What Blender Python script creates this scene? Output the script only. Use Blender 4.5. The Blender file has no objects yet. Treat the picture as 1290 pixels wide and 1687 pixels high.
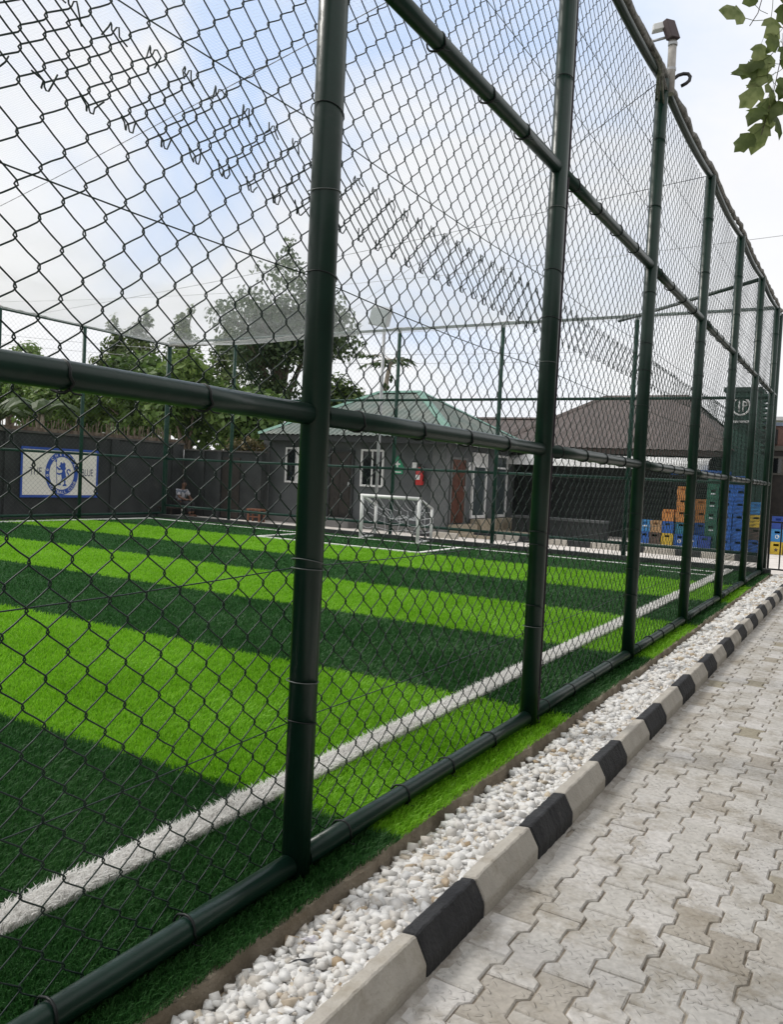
import bpy, bmesh, math, random
import numpy as np
from mathutils import Vector, Matrix

random.seed(7)
RNG = np.random.default_rng(11)
R = math.radians
scene = bpy.context.scene
COL = scene.collection

# ------------------------------------------------------------------ camera
CAMX, CAMH = 1.8477, 1.5711
cam_d = bpy.data.cameras.new('camera')
cam = bpy.data.objects.new('camera', cam_d)
COL.objects.link(cam)
yaw, pit, rol = 0.5325, -0.0432, 0.0486
Fv = Vector((-math.sin(yaw)*math.cos(pit), math.cos(yaw)*math.cos(pit), math.sin(pit)))
R0 = Vector((math.cos(yaw), math.sin(yaw), 0)); U0 = R0.cross(Fv)
Rv = R0*math.cos(rol)+U0*math.sin(rol); Uv = -R0*math.sin(rol)+U0*math.cos(rol)
M = Matrix((Rv, Uv, -Fv)).transposed().to_4x4()
M.translation = (CAMX, 0, CAMH)
cam.matrix_world = M
cam_d.sensor_fit = 'VERTICAL'; cam_d.sensor_height = 24.0
cam_d.lens = 24.0*1347.65/1687
cam_d.clip_start = 0.05; cam_d.clip_end = 2000
scene.camera = cam

# ------------------------------------------------------------------ sky + sun
SUN_EL, SUN_AZ = R(47), R(262)          # azimuth clockwise from +Y: light comes over the pitch
world = bpy.data.worlds.new('World'); scene.world = world; world.use_nodes = True
wn = world.node_tree.nodes; wl = world.node_tree.links; wn.clear()
wo = wn.new('ShaderNodeOutputWorld'); bg = wn.new('ShaderNodeBackground')
sky = wn.new('ShaderNodeTexSky'); sky.sky_type = 'NISHITA'; sky.sun_disc = False
sky.sun_elevation = SUN_EL; sky.sun_rotation = SUN_AZ; sky.dust_density = 2.0; sky.air_density = 1.0
tc = wn.new('ShaderNodeTexCoord')
nz = wn.new('ShaderNodeTexNoise'); nz.inputs['Scale'].default_value = 2.1; nz.inputs['Detail'].default_value = 7; nz.inputs['Roughness'].default_value = .55
nz.inputs['Distortion'].default_value = .4
mp = wn.new('ShaderNodeMapping'); mp.inputs['Location'].default_value = (.35, .1, .2); mp.inputs['Scale'].default_value = (1, 1, 1.7)
wl.new(tc.outputs['Generated'], mp.inputs['Vector']); wl.new(mp.outputs[0], nz.inputs['Vector'])
ramp = wn.new('ShaderNodeValToRGB')     # cloud cover: mostly overcast with thin places
ramp.color_ramp.elements[0].position = .44; ramp.color_ramp.elements[0].color = (1, 1, 1, 1)
ramp.color_ramp.elements[1].position = .60; ramp.color_ramp.elements[1].color = (.12, .12, .12, 1)
wl.new(nz.outputs['Fac'], ramp.inputs['Fac'])
# the overcast thins out high up over the pitch (north-west), where blue shows through
dp = wn.new('ShaderNodeVectorMath'); dp.operation = 'DOT_PRODUCT'
bd = Vector((-.50, .76, .42)).normalized(); dp.inputs[1].default_value = bd
wl.new(tc.outputs['Generated'], dp.inputs[0])
mr = wn.new('ShaderNodeMapRange'); mr.inputs['From Min'].default_value = .885; mr.inputs['From Max'].default_value = 1.0
mr.inputs['To Min'].default_value = .06; mr.inputs['To Max'].default_value = 1.0; mr.interpolation_type = 'SMOOTHSTEP'
wl.new(dp.outputs['Value'], mr.inputs['Value'])
cm = wn.new('ShaderNodeMath'); cm.operation = 'MULTIPLY'
wl.new(ramp.outputs['Color'], cm.inputs[0]); wl.new(mr.outputs[0], cm.inputs[1])
inv = wn.new('ShaderNodeMath'); inv.operation = 'SUBTRACT'; inv.inputs[0].default_value = 1.0; wl.new(cm.outputs[0], inv.inputs[1])
nz2 = wn.new('ShaderNodeTexNoise'); nz2.inputs['Scale'].default_value = 3.2; nz2.inputs['Detail'].default_value = 6
wl.new(mp.outputs[0], nz2.inputs['Vector'])
cr2 = wn.new('ShaderNodeValToRGB')
cr2.color_ramp.elements[0].position = .3; cr2.color_ramp.elements[0].color = (6.7, 6.7, 6.8, 1)
cr2.color_ramp.elements[1].position = .7; cr2.color_ramp.elements[1].color = (7.6, 7.5, 7.35, 1)
wl.new(nz2.outputs['Fac'], cr2.inputs['Fac'])
mx = wn.new('ShaderNodeMix'); mx.data_type = 'RGBA'
thin = wn.new('ShaderNodeMix'); thin.data_type = 'RGBA'; thin.inputs['A'].default_value = (4.5, 5.55, 7.45, 1)
wl.new(inv.outputs[0], thin.inputs['Factor']); wl.new(cr2.outputs[0], thin.inputs['B'])
mx.inputs['Factor'].default_value = .95; wl.new(sky.outputs[0], mx.inputs['A']); wl.new(thin.outputs['Result'], mx.inputs['B'])
wl.new(mx.outputs['Result'], bg.inputs['Color']); bg.inputs['Strength'].default_value = .1
wl.new(bg.outputs[0], wo.inputs[0])
sd = bpy.data.lights.new('sun', 'SUN'); sd.energy = 1.5; sd.angle = R(12); sd.color = (1, .96, .9)
sun = bpy.data.objects.new('sun', sd); COL.objects.link(sun)
sdir = Vector((math.sin(SUN_AZ)*math.cos(SUN_EL), math.cos(SUN_AZ)*math.cos(SUN_EL), math.sin(SUN_EL)))
sun.rotation_euler = sdir.to_track_quat('Z', 'Y').to_euler()
scene.view_settings.view_transform = 'Standard'; scene.view_settings.look = 'None'
scene.view_settings.exposure = 0.55; scene.view_settings.gamma = 1.0
scene.view_settings.use_curve_mapping = False
scene.render.engine = 'CYCLES'
scene.cycles.max_bounces = 5; scene.cycles.transparent_max_bounces = 12
scene.cycles.diffuse_bounces = 3; scene.cycles.glossy_bounces = 2

# ------------------------------------------------------------------ helpers
def tag(o, label=None, cat=None, group=None, kind=None):
    if label: o['label'] = label
    if cat: o['category'] = cat
    if group: o['group'] = group
    if kind: o['kind'] = kind
    return o

def thing(name, label, cat, loc=(0, 0, 0), rz=0, group=None):
    o = bpy.data.objects.new(name, None); COL.objects.link(o)
    o.location = loc; o.rotation_euler = (0, 0, rz)
    o.empty_display_size = .2
    return tag(o, label, cat, group)

def link(name, me, parent=None, loc=None, rz=0):
    o = bpy.data.objects.new(name, me); COL.objects.link(o)
    if parent: o.parent = parent
    if loc is not None: o.location = loc
    if rz: o.rotation_euler = (0, 0, rz)
    return o

class MB:
    def __init__(s): s.v = []; s.f = []; s.m = []
    def add(s, vs, fs, m=0):
        b = len(s.v); s.v += [tuple(v) for v in vs]
        s.f += [tuple(b+i for i in f) for f in fs]; s.m += [m]*len(fs); return s
    def box(s, x0, x1, y0, y1, z0, z1, m=0):
        vs = [(x, y, z) for z in (z0, z1) for y in (y0, y1) for x in (x0, x1)]
        return s.add(vs, [(0, 2, 3, 1), (4, 5, 7, 6), (0, 1, 5, 4), (2, 6, 7, 3), (0, 4, 6, 2), (1, 3, 7, 5)], m)
    def obox(s, c, ax, ay, az, m=0):       # box from a centre and three half-axes
        c, ax, ay, az = map(Vector, (c, ax, ay, az))
        vs = [c+ax*i+ay*j+az*k for k in (-1, 1) for j in (-1, 1) for i in (-1, 1)]
        return s.add(vs, [(0, 2, 3, 1), (4, 5, 7, 6), (0, 1, 5, 4), (2, 6, 7, 3), (0, 4, 6, 2), (1, 3, 7, 5)], m)
    def quad(s, a, b, c, d, m=0): return s.add([a, b, c, d], [(0, 1, 2, 3)], m)
    def prism(s, poly, d, m=0):            # poly of 3-D points pushed along d
        n = len(poly); d = Vector(d); p = [Vector(q) for q in poly]
        return s.add(p+[q+d for q in p], [tuple(range(n-1, -1, -1)), tuple(range(n, 2*n))]+[(i, (i+1) % n, n+(i+1) % n, n+i) for i in range(n)], m)
    def tube(s, pts, r, n=8, m=0, cap=True, closed=False):
        pts = [Vector(p) for p in pts]; L = len(pts)
        rs = r if isinstance(r, (list, tuple)) else [r]*L
        vs = []; u = None
        for i, p in enumerate(pts):
            if closed: t = pts[(i+1) % L]-pts[i-1]
            else: t = pts[min(i+1, L-1)]-pts[max(i-1, 0)]
            t.normalize()
            if u is None:
                u = t.orthogonal().normalized()
            else:
                u = (u-t*u.dot(t)); u = u.normalized() if u.length > 1e-6 else t.orthogonal().normalized()
            w = t.cross(u)
            for k in range(n):
                a = 2*math.pi*k/n; vs.append(p+(u*math.cos(a)+w*math.sin(a))*rs[i])
        fs = []
        for i in range(L if closed else L-1):
            j = (i+1) % L
            for k in range(n):
                k2 = (k+1) % n; fs.append((i*n+k, i*n+k2, j*n+k2, j*n+k))
        if cap and not closed:
            fs.append(tuple(range(n-1, -1, -1))); fs.append(tuple((L-1)*n+k for k in range(n)))
        return s.add(vs, fs, m)
    def mesh(s, name, mats, smooth=False, bevel=0, seg=1):
        me = bpy.data.meshes.new(name); me.from_pydata(s.v, [], s.f)
        for m in (mats if isinstance(mats, (list, tuple)) else [mats]): me.materials.append(m)
        if len(me.materials) > 1: me.polygons.foreach_set('material_index', s.m)
        if bevel:
            bm = bmesh.new(); bm.from_mesh(me)
            bmesh.ops.bevel(bm, geom=bm.edges[:], offset=bevel, segments=seg, affect='EDGES', clamp_overlap=True)
            bm.to_mesh(me); bm.free()
        if smooth: me.shade_smooth(); 
        me.update(); return me
    def build(s, name, mats, parent=None, smooth=False, bevel=0, loc=None, rz=0, seg=1):
        return link(name, s.mesh(name, mats, smooth, bevel, seg), parent, loc, rz)

def np_mesh(name, V, quads=None, tris=None, mats=(), mi=None, attr=None, smooth=False):
    """fast mesh from numpy arrays; attr = (name, per-face floats)"""
    me = bpy.data.meshes.new(name)
    nq = 0 if quads is None else len(quads); nt = 0 if tris is None else len(tris)
    me.vertices.add(len(V)); me.vertices.foreach_set('co', np.ascontiguousarray(V, dtype=np.float32).ravel())
    idx = np.concatenate([a.ravel() for a in (quads, tris) if a is not None]).astype(np.int32)
    me.loops.add(len(idx)); me.loops.foreach_set('vertex_index', idx)
    st = np.concatenate([np.arange(nq)*4, nq*4+np.arange(nt)*3]).astype(np.int32)
    me.polygons.add(nq+nt); me.polygons.foreach_set('loop_start', st)
    for m in mats: me.materials.append(m)
    if mi is not None: me.polygons.foreach_set('material_index', np.asarray(mi, dtype=np.int32))
    if attr is not None:
        a = me.attributes.new(attr[0], 'FLOAT', 'FACE'); a.data.foreach_set('value', np.asarray(attr[1], dtype=np.float32))
    me.update(calc_edges=True)
    if smooth: me.shade_smooth()
    return me

def np_tubes(P, r, n):
    """P: (T, L, 3) polylines -> vertices, quads (fixed frame, good for near-planar wires)"""
    T, L, _ = P.shape
    t = np.empty_like(P); t[:, 1:-1] = P[:, 2:]-P[:, :-2]; t[:, 0] = P[:, 1]-P[:, 0]; t[:, -1] = P[:, -1]-P[:, -2]
    t /= np.linalg.norm(t, axis=2, keepdims=True)+1e-9
    ref = np.array([1., 0, 0]) if abs(t[..., 0]).mean() < .7 else np.array([0, 0, 1.])
    u = np.cross(t, ref); u /= np.linalg.norm(u, axis=2, keepdims=True)+1e-9
    w = np.cross(t, u)
    a = 2*np.pi*np.arange(n)/n
    V = P[:, :, None, :]+r*(u[:, :, None, :]*np.cos(a)[None, None, :, None]+w[:, :, None, :]*np.sin(a)[None, None, :, None])
    i = np.arange(T*L*n).reshape(T, L, n)
    A = i[:, :-1, :]; B = np.roll(i, -1, 2)[:, :-1, :]; C = np.roll(i, -1, 2)[:, 1:, :]; D = i[:, 1:, :]
    return V.reshape(-1, 3), np.stack([A, B, C, D], -1).reshape(-1, 4)

# ------------------------------------------------------------------ materials
def mat(name, c, c2=None, rough=.6, scale=4, detail=5, bump=0, bscale=60, metal=0, spec=.5, rand=0, contrast=(.35, .65), dirt=None, dscale=1.2, dpos=(.55, .75), coat=0, obj=False):
    m = bpy.data.materials.new(name); m.use_nodes = True
    nt = m.node_tree; n = nt.nodes; l = nt.links
    b = n['Principled BSDF']; b.inputs['Roughness'].default_value = rough; b.inputs['Metallic'].default_value = metal
    b.inputs['Specular IOR Level'].default_value = spec; b.inputs['Coat Weight'].default_value = coat
    if obj: pos = n.new('ShaderNodeTexCoord').outputs['Object']
    else: pos = n.new('ShaderNodeNewGeometry').outputs['Position']
    out = None
    if c2 is not None:
        z = n.new('ShaderNodeTexNoise'); z.inputs['Scale'].default_value = scale; z.inputs['Detail'].default_value = detail
        l.new(pos, z.inputs['Vector'])
        r = n.new('ShaderNodeValToRGB'); e = r.color_ramp.elements
        e[0].position, e[1].position = contrast; e[0].color = (*c, 1); e[1].color = (*c2, 1)
        l.new(z.outputs['Fac'], r.inputs['Fac']); out = r.outputs['Color']
    if dirt is not None:
        z = n.new('ShaderNodeTexNoise'); z.inputs['Scale'].default_value = dscale; z.inputs['Detail'].default_value = 8; z.inputs['Roughness'].default_value = .65
        l.new(pos, z.inputs['Vector'])
        r = n.new('ShaderNodeMapRange'); r.inputs['From Min'].default_value, r.inputs['From Max'].default_value = dpos; r.inputs['To Max'].default_value = .85
        l.new(z.outputs['Fac'], r.inputs['Value'])
        x = n.new('ShaderNodeMix'); x.data_type = 'RGBA'; l.new(r.outputs[0], x.inputs['Factor'])
        if out is not None: l.new(out, x.inputs['A'])
        else: x.inputs['A'].default_value = (*c, 1)
        x.inputs['B'].default_value = (*dirt, 1); out = x.outputs['Result']
    if rand:
        o = n.new('ShaderNodeObjectInfo'); h = n.new('ShaderNodeHueSaturation')
        q = n.new('ShaderNodeMapRange'); q.inputs['To Min'].default_value = 1-rand; q.inputs['To Max'].default_value = 1+rand
        l.new(o.outputs['Random'], q.inputs['Value']); l.new(q.outputs[0], h.inputs['Value'])
        if out is not None: l.new(out, h.inputs['Color'])
        else: h.inputs['Color'].default_value = (*c, 1)
        out = h.outputs[0]
    if out is not None: l.new(out, b.inputs['Base Color'])
    else: b.inputs['Base Color'].default_value = (*c, 1)
    if bump:
        z = n.new('ShaderNodeTexNoise'); z.inputs['Scale'].default_value = bscale; z.inputs['Detail'].default_value = 6
        l.new(pos, z.inputs['Vector'])
        k = n.new('ShaderNodeBump'); k.inputs['Strength'].default_value = bump; k.inputs['Distance'].default_value = .02
        l.new(z.outputs['Fac'], k.inputs['Height']); l.new(k.outputs[0], b.inputs['Normal'])
    return m

def leaf_mat(name, stops, trans=.3, rough=.5, attr='tone', noise=None):
    """colour from a per-face attribute (each leaf's own tone), partly translucent"""
    m = bpy.data.materials.new(name); m.use_nodes = True
    nt = m.node_tree; n = nt.nodes; l = nt.links; b = n['Principled BSDF']; o = n['Material Output']
    a = n.new('ShaderNodeAttribute'); a.attribute_name = attr
    r = n.new('ShaderNodeValToRGB'); e = r.color_ramp.elements
    while len(e) < len(stops): e.new(.5)
    for el, (p, c) in zip(e, stops): el.position = p; el.color = (*c, 1)
    fac = a.outputs['Fac']
    if noise:
        z = n.new('ShaderNodeTexNoise'); z.inputs['Scale'].default_value = noise[0]; z.inputs['Detail'].default_value = 4
        g = n.new('ShaderNodeNewGeometry'); l.new(g.outputs['Position'], z.inputs['Vector'])
        q = n.new('ShaderNodeMapRange'); q.inputs['From Min'].default_value = .3; q.inputs['From Max'].default_value = .7
        q.inputs['To Min'].default_value = -noise[1]; q.inputs['To Max'].default_value = noise[1]
        l.new(z.outputs['Fac'], q.inputs['Value'])
        ad = n.new('ShaderNodeMath'); ad.use_clamp = True; l.new(fac, ad.inputs[0]); l.new(q.outputs[0], ad.inputs[1]); fac = ad.outputs[0]
    l.new(fac, r.inputs['Fac']); l.new(r.outputs[0], b.inputs['Base Color'])
    b.inputs['Roughness'].default_value = rough; b.inputs['Specular IOR Level'].default_value = .3
    t = n.new('ShaderNodeBsdfTranslucent'); l.new(r.outputs[0], t.inputs['Color'])
    x = n.new('ShaderNodeMixShader'); x.inputs[0].default_value = trans
    l.new(b.outputs[0], x.inputs[1]); l.new(t.outputs[0], x.inputs[2]); l.new(x.outputs[0], o.inputs['Surface'])
    return m

PAINT = mat('green_fence_paint', (.004, .0185, .0120), (.006, .026, .017), rough=.33, scale=6, bump=.05, bscale=25, spec=.32, dirt=(.028, .040, .034), dscale=9, dpos=(.60, .85))
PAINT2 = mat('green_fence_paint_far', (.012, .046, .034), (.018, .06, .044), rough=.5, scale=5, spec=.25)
WIRE = mat('coated_wire', (.008, .022, .017), rough=.42, spec=.35)
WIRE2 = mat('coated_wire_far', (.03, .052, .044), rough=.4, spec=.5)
TIE = mat('tie_wire', (.008, .011, .011), rough=.45, spec=.3)
TIEL = mat('tie_wire_galvanised', (.10, .115, .11), rough=.45, metal=.3)
NETM = leaf_mat('white_net_cord', [(0, (.90, .91, .93)), (1, (.90, .91, .93))], trans=.5)
ROPE = mat('net_rope', (.13, .13, .12), (.30, .295, .275), rough=.9, scale=30, bump=.5, bscale=80)
CONC = mat('concrete', (.17, .14, .10), (.31, .265, .205), rough=.9, scale=9, bump=.4, bscale=70, dirt=(.14, .11, .07), dscale=5, dpos=(.5, .7))
KWHITE = mat('kerb_white', (.42, .39, .345), (.50, .47, .415), rough=.85, scale=7, bump=.35, bscale=70, dirt=(.33, .29, .23), dscale=8, dpos=(.52, .75))
KBLACK = mat('kerb_black', (.018, .019, .022), (.032, .033, .036), rough=.75, scale=9, bump=.5, bscale=70, dirt=(.12, .115, .11), dscale=14, dpos=(.62, .8))
SAND = mat('joint_sand', (.19, .155, .115), (.44, .39, .32), rough=1, scale=14, bump=.4, bscale=150)
BED = mat('gravel_bed', (.50, .46, .40), (.62, .58, .52), rough=1, scale=25, bump=.6, bscale=120)
YARD = mat('yard_paving', (.60, .56, .52), (.68, .64, .60), rough=.9, scale=3, dirt=(.38, .34, .30), dscale=2, bump=.3, bscale=20)
DIRT = mat('bare_ground', (.16, .13, .09), (.22, .19, .14), rough=1, scale=2)
WALLD = mat('dark_wall', (.023, .026, .027), (.036, .040, .041), rough=.85, scale=2.5, bump=.25, bscale=25, dirt=(.07, .068, .06), dscale=1.5, dpos=(.58, .85))
HUTW = mat('hut_wall', (.085, .092, .097), (.11, .118, .122), rough=.85, scale=2, bump=.2, bscale=25)
ROOFG = mat('green_roof', (.095, .135, .118), (.145, .175, .158), rough=.55, scale=3, dirt=(.20, .21, .185), dscale=1.2, dpos=(.42, .68), spec=.35)
ROOFGC = mat('green_roof_cap', (.10, .23, .18), (.14, .28, .22), rough=.5, scale=4)
ROOFB = mat('brown_roof', (.072, .055, .049), (.098, .075, .067), rough=.6, scale=2.5)
WHITEP = mat('white_paint', (.72, .72, .71), (.78, .78, .77), rough=.45, scale=8)
OFFW = mat('off_white_sheet', (.58, .58, .57), (.66, .66, .65), rough=.5, scale=3, dirt=(.42, .41, .38), dscale=2)
GLASS = mat('dark_glass', (.012, .014, .016), rough=.08, spec=.8)
GLASSG = mat('grey_glass', (.06, .075, .08), rough=.15, spec=.6)
DOORD = mat('dark_door', (.020, .017, .015), (.035, .028, .024), rough=.5, scale=8)
DOORB = mat('carved_brown_door', (.070, .026, .017), (.13, .05, .032), rough=.5, scale=11, bump=.6, bscale=14)
RED = mat('extinguisher_red', (.48, .03, .03), rough=.35)
BLACKM = mat('black_metal', (.012, .012, .013), rough=.45)
BLUE = mat('sign_blue', (.020, .075, .36), (.03, .09, .42), rough=.6, scale=9)
CREAM = mat('sign_cream', (.82, .79, .72), (.86, .83, .77), rough=.7, scale=5)
INK = mat('sign_ink', (.02, .03, .10), rough=.7)
SIGNG = mat('sign_green', (.03, .27, .14), rough=.5)
GREENT = mat('green_sheet', (.020, .062, .045), (.032, .085, .062), rough=.6, scale=2)
BARK = mat('bark', (.09, .07, .05), (.16, .13, .10), rough=.95, scale=12, bump=.6, bscale=40)
BARKL = mat('pale_bark', (.26, .22, .17), (.36, .31, .25), rough=.9, scale=8)
GREYM = mat('grey_metal', (.35, .36, .37), (.42, .43, .44), rough=.5, scale=5, metal=.2)
WOODP = mat('weathered_pole', (.30, .285, .26), (.42, .40, .37), rough=.8, scale=20)
STRIP = mat('purple_black_strip', (.030, .022, .030), rough=.55)

# ------------------------------------------------------------------ the ground
ZP = -0.05                                       # level of the paving, below the raised pitch
m = MB()
m.quad((-300, -60, -.16), (300, -60, -.16), (300, 500, -.16), (-300, 500, -.16))
tag(m.build('ground', DIRT), kind='structure')
m = MB(); m.quad((-40, 17.9, -.07), (12, 17.9, -.07), (12, 36, -.07), (-40, 36, -.07)); m.quad((-25, -5, -.07), (-16.95, -5, -.07), (-16.95, 17.9, -.07), (-25, 17.9, -.07))
yard = tag(m.build('paved_yard', YARD), kind='structure')

# pitch slab with a rough concrete edge on the near side
ys = np.linspace(-3, 18, 150)
m = MB()
for i in range(len(ys)-1):
    def ed(k): return .166+.010*math.sin(ys[k]*5.3)+.012*math.sin(ys[k]*13.7+1)+RNG_E[k]
    if i == 0: RNG_E = RNG.normal(0, .005, len(ys)); RNG_Z = RNG.normal(0, .004, len(ys))
    a, b = ys[i], ys[i+1]; xa, xb = ed(i), ed(i+1); za, zb = -.008+RNG_Z[i], -.008+RNG_Z[i+1]
    m.quad((.10, a, za), (xa, a, za), (xb, b, zb), (.10, b, zb))
    m.quad((xa, a, za), (xa+.034, a, -.16), (xb+.034, b, -.16), (xb, b, zb))
slab = tag(m.build('pitch_slab', CONC), kind='structure')

LIGHT_TURF = leaf_mat('turf_light', [(0, (.100, .265, .008)), (.5, (.205, .475, .018)), (1, (.31, .61, .05))], trans=.4, noise=(2.0, .12))
DARK_TURF = leaf_mat('turf_dark', [(0, (.011, .052, .011)), (.5, (.028, .110, .024)), (1, (.068, .18, .052))], trans=.3, noise=(2.0, .12))
WHITE_TURF = leaf_mat('turf_white', [(0, (.80, .79, .76)), (1, (.93, .92, .90))], trans=.35)
def sheet_mat(name, a, b):
    mm = mat(name, a, b, rough=.9, scale=70, detail=8, bump=.8, bscale=220, spec=.1, contrast=(.3, .7)); return mm
LSH = sheet_mat('turf_light_sheet', (.10, .25, .009), (.15, .35, .017))
DSH = sheet_mat('turf_dark_sheet', (.014, .060, .014), (.026, .090, .024))
WSH = mat('turf_white_sheet', (.72, .71, .69), (.80, .79, .77), rough=.9, scale=80)
bnd = [-4, 3.06, 5.37, 7.73, 10.05, 12.4, 14.95, 17.9]          # stripe limits along the pitch
m = MB()
XE = .14
for k in range(len(bnd)-1):
    m.quad((-16.9, bnd[k], 0), (XE, bnd[k], 0), (XE, bnd[k+1], 0), (-16.9, bnd[k+1], 0), 0 if k % 2 else 1)
pitch = tag(m.build('artificial_turf', [LSH, DSH]), kind='structure')
LINES = []
def wline(x0, x1, y0, y1):
    q = MB(); LINES.append((x0, x1, y0, y1)); q.box(x0, x1, y0, y1, -.002, .022 if y1 > 10 and x1 < -.7 else .006)
    return q.build('white_line', WSH, pitch)
YG = 17.15
wline(-.66, -.53, -4, YG)                       # near touchline
wline(-16.5, -.66, YG-.07, YG+.07)              # goal line
wline(-16.5, -16.4, -4, YG-.07)                 # far touchline
wline(-10.7, -6.25, 14.95, 15.05)               # penalty box front
wline(-10.7, -10.6, 15.05, YG-.07); wline(-6.35, -6.25, 15.05, YG-.07)
wline(-1.7, -.66, 16.3, 16.38)
m = MB(); m.box(-16.9, .16, 17.72, 17.92, -.1, .10); m.box(-16.95, -16.85, -4, 17.72, -.1, .06)
tag(m.build('pitch_kerb', mat('dark_edge', (.022, .028, .027), (.04, .046, .044), rough=.8, scale=5)), kind='structure')

# blades: polar sampling about the place the path looks from, so they thin out with distance
def blades(N, xmin, xmax, name, mats, length, wid, pick, dmax=15, wtop=.25, spread=.45, th0=-.02, th1=1.28, xfix=None):
    d = 2.0*np.exp(RNG.random(N)*math.log(dmax/2.0)); th = th0+RNG.random(N)*(th1-th0)
    if xfix is None:
        x = CAMX-d*np.sin(th); y = d*np.cos(th)
    else:                                        # along a line parallel to the fence
        x = xfix[0]+RNG.random(N)*(xfix[1]-xfix[0])
        y = np.sqrt(np.maximum(d*d-(CAMX-x)**2, 0))*np.where(d*d > (CAMX-x)**2, 1, 0)-.2
    ok = (x > xmin) & (x < xmax) & (y > -.6) & (y < 17.7); x, y = x[ok], y[ok]; n = len(x)
    if xfix is None:
        keep = np.ones(len(x), bool)
        for a0, a1, b0, b1 in LINES: keep &= ~((x > a0-.02) & (x < a1+.02) & (y > b0-.035) & (y < b1+.01))
        x, y = x[keep], y[keep]; n = len(x)
    dd = np.hypot(CAMX-x, y); s = (dd/2.6)**.8
    L = length*(.7+.6*RNG.random(n))*np.clip(s, .85, 1.15); W = wid*(.7+.6*RNG.random(n))*np.maximum(s, .8)**.8
    az = RNG.random(n)*2*np.pi
    pat = .5*np.sin(x*3.1+np.sin(y*2.3)*1.5)+.4*np.sin(y*4.2+x*1.7)      # the pile leans in soft swirls
    lx = spread*np.cos(az)+.30+.15*pat; ly = spread*np.sin(az)+.25*pat
    face = RNG.random(n)*np.pi
    wx, wy = np.cos(face)*W/2, np.sin(face)*W/2
    z0 = np.zeros(n)
    V = np.empty((n, 5, 3))
    V[:, 0] = np.stack([x-wx, y-wy, z0], 1); V[:, 1] = np.stack([x+wx, y+wy, z0], 1)
    hx, hy = x+lx*L*.35, y+ly*L*.35
    V[:, 2] = np.stack([hx+wx*.85, hy+wy*.85, L*.55], 1); V[:, 3] = np.stack([hx-wx*.85, hy-wy*.85, L*.55], 1)
    V[:, 4] = np.stack([x+lx*L, y+ly*L, L*(.92-.25*RNG.random(n))], 1)
    b = np.arange(n)[:, None]*5
    Q = b+np.array([0, 1, 2, 3]); T = b+np.array([3, 2, 4])
    tone = np.clip(RNG.normal(.5, .2, n)+.12*pat, 0, 1)
    mi = pick(x, y)
    me = np_mesh(name, V.reshape(-1, 3), Q, T, mats, np.concatenate([mi, mi]), ('tone', np.concatenate([tone, np.clip(tone+.12, 0, 1)])))
    return tag(link(name, me), kind='stuff')
barr = np.array(bnd)
def stripe(x, y): return np.where(np.searchsorted(barr, y+RNG.normal(0, .012, len(y))) % 2 == 0, 0, 1)
NOLINE = None
def pick_turf(x, y): return stripe(x, y)
blades(560000, -16.8, .172, 'artificial_grass', [LIGHT_TURF, DARK_TURF], .034, .0034, pick_turf, dmax=24)
blades(46000, -.70, -.49, 'white_line_fibres', [WHITE_TURF], .050, .0046, lambda x, y: np.zeros(len(x), int), xfix=(-.665, -.525), dmax=18, spread=.5)

# ------------------------------------------------------------------ gravel strip
X0, X1 = .192, .615
m = MB(); m.quad((X0-.012, -3, -.105), (X1+.02, -3, -.008), (X1+.02, 18.2, -.008), (X0-.012, 18.2, -.105))
tag(m.build('gravel_bed', BED), kind='structure')
variants = []
for k in range(40):
    bm = bmesh.new()
    sx, sy, sz = 1, random.uniform(.6, .95), random.uniform(.45, .8)
    for cx in (-1, 1):
        for cy in (-1, 1):
            for cz in (-1, 1):
                if random.random() < .12: continue
                bm.verts.new((cx*sx*random.uniform(.35, 1.0), cy*sy*random.uniform(.4, 1.0), cz*sz*random.uniform(.4, 1.0)))
    for j in range(4):
        v = Vector((random.gauss(0, 1), random.gauss(0, 1), random.gauss(0, 1))).normalized(); bm.verts.new((v.x*sx*1.02, v.y*sy*1.02, v.z*sz*1.02))
    bmesh.ops.convex_hull(bm, input=bm.verts[:])
    for v in [v for v in bm.verts if not v.link_faces]: bm.verts.remove(v)
    bmesh.ops.triangulate(bm, faces=bm.faces[:]); bm.verts.index_update()
    variants.append((np.array([v.co[:] for v in bm.verts]), np.array([[v.index for v in f.verts] for f in bm.faces]))); bm.free()
Vs, Ts, tone = [], [], []; off = 0
def gz(x): return -.088+(x-X0)/(X1-X0)*.078
bands = [(.9, 2.2, 2900), (2.2, 3.6, 3300), (3.6, 6, 3900), (6, 10, 4600), (10, 18.1, 5600)]
for a, b, n in bands:
    for k in range(n):
        x = random.uniform(X0+.004, X1-.004); y = random.uniform(a, b)
        s = min(.034, max(.006, random.lognormvariate(math.log(.0158), .46)))
        if y > 6: s *= 1.2
        if y > 10: s *= 1.25
        z = gz(x)+random.random()**1.5*.034+s*.25
        P, T = random.choice(variants)
        q = Matrix.Rotation(random.uniform(0, 6.28), 3, 'Z') @ Matrix.Rotation(random.gauss(0, .5), 3, 'X')
        Vs.append(P*s @ np.array(q).T+(x, y, z)); Ts.append(T+off); off += len(P); tone += [random.random()]*len(T)
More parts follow.
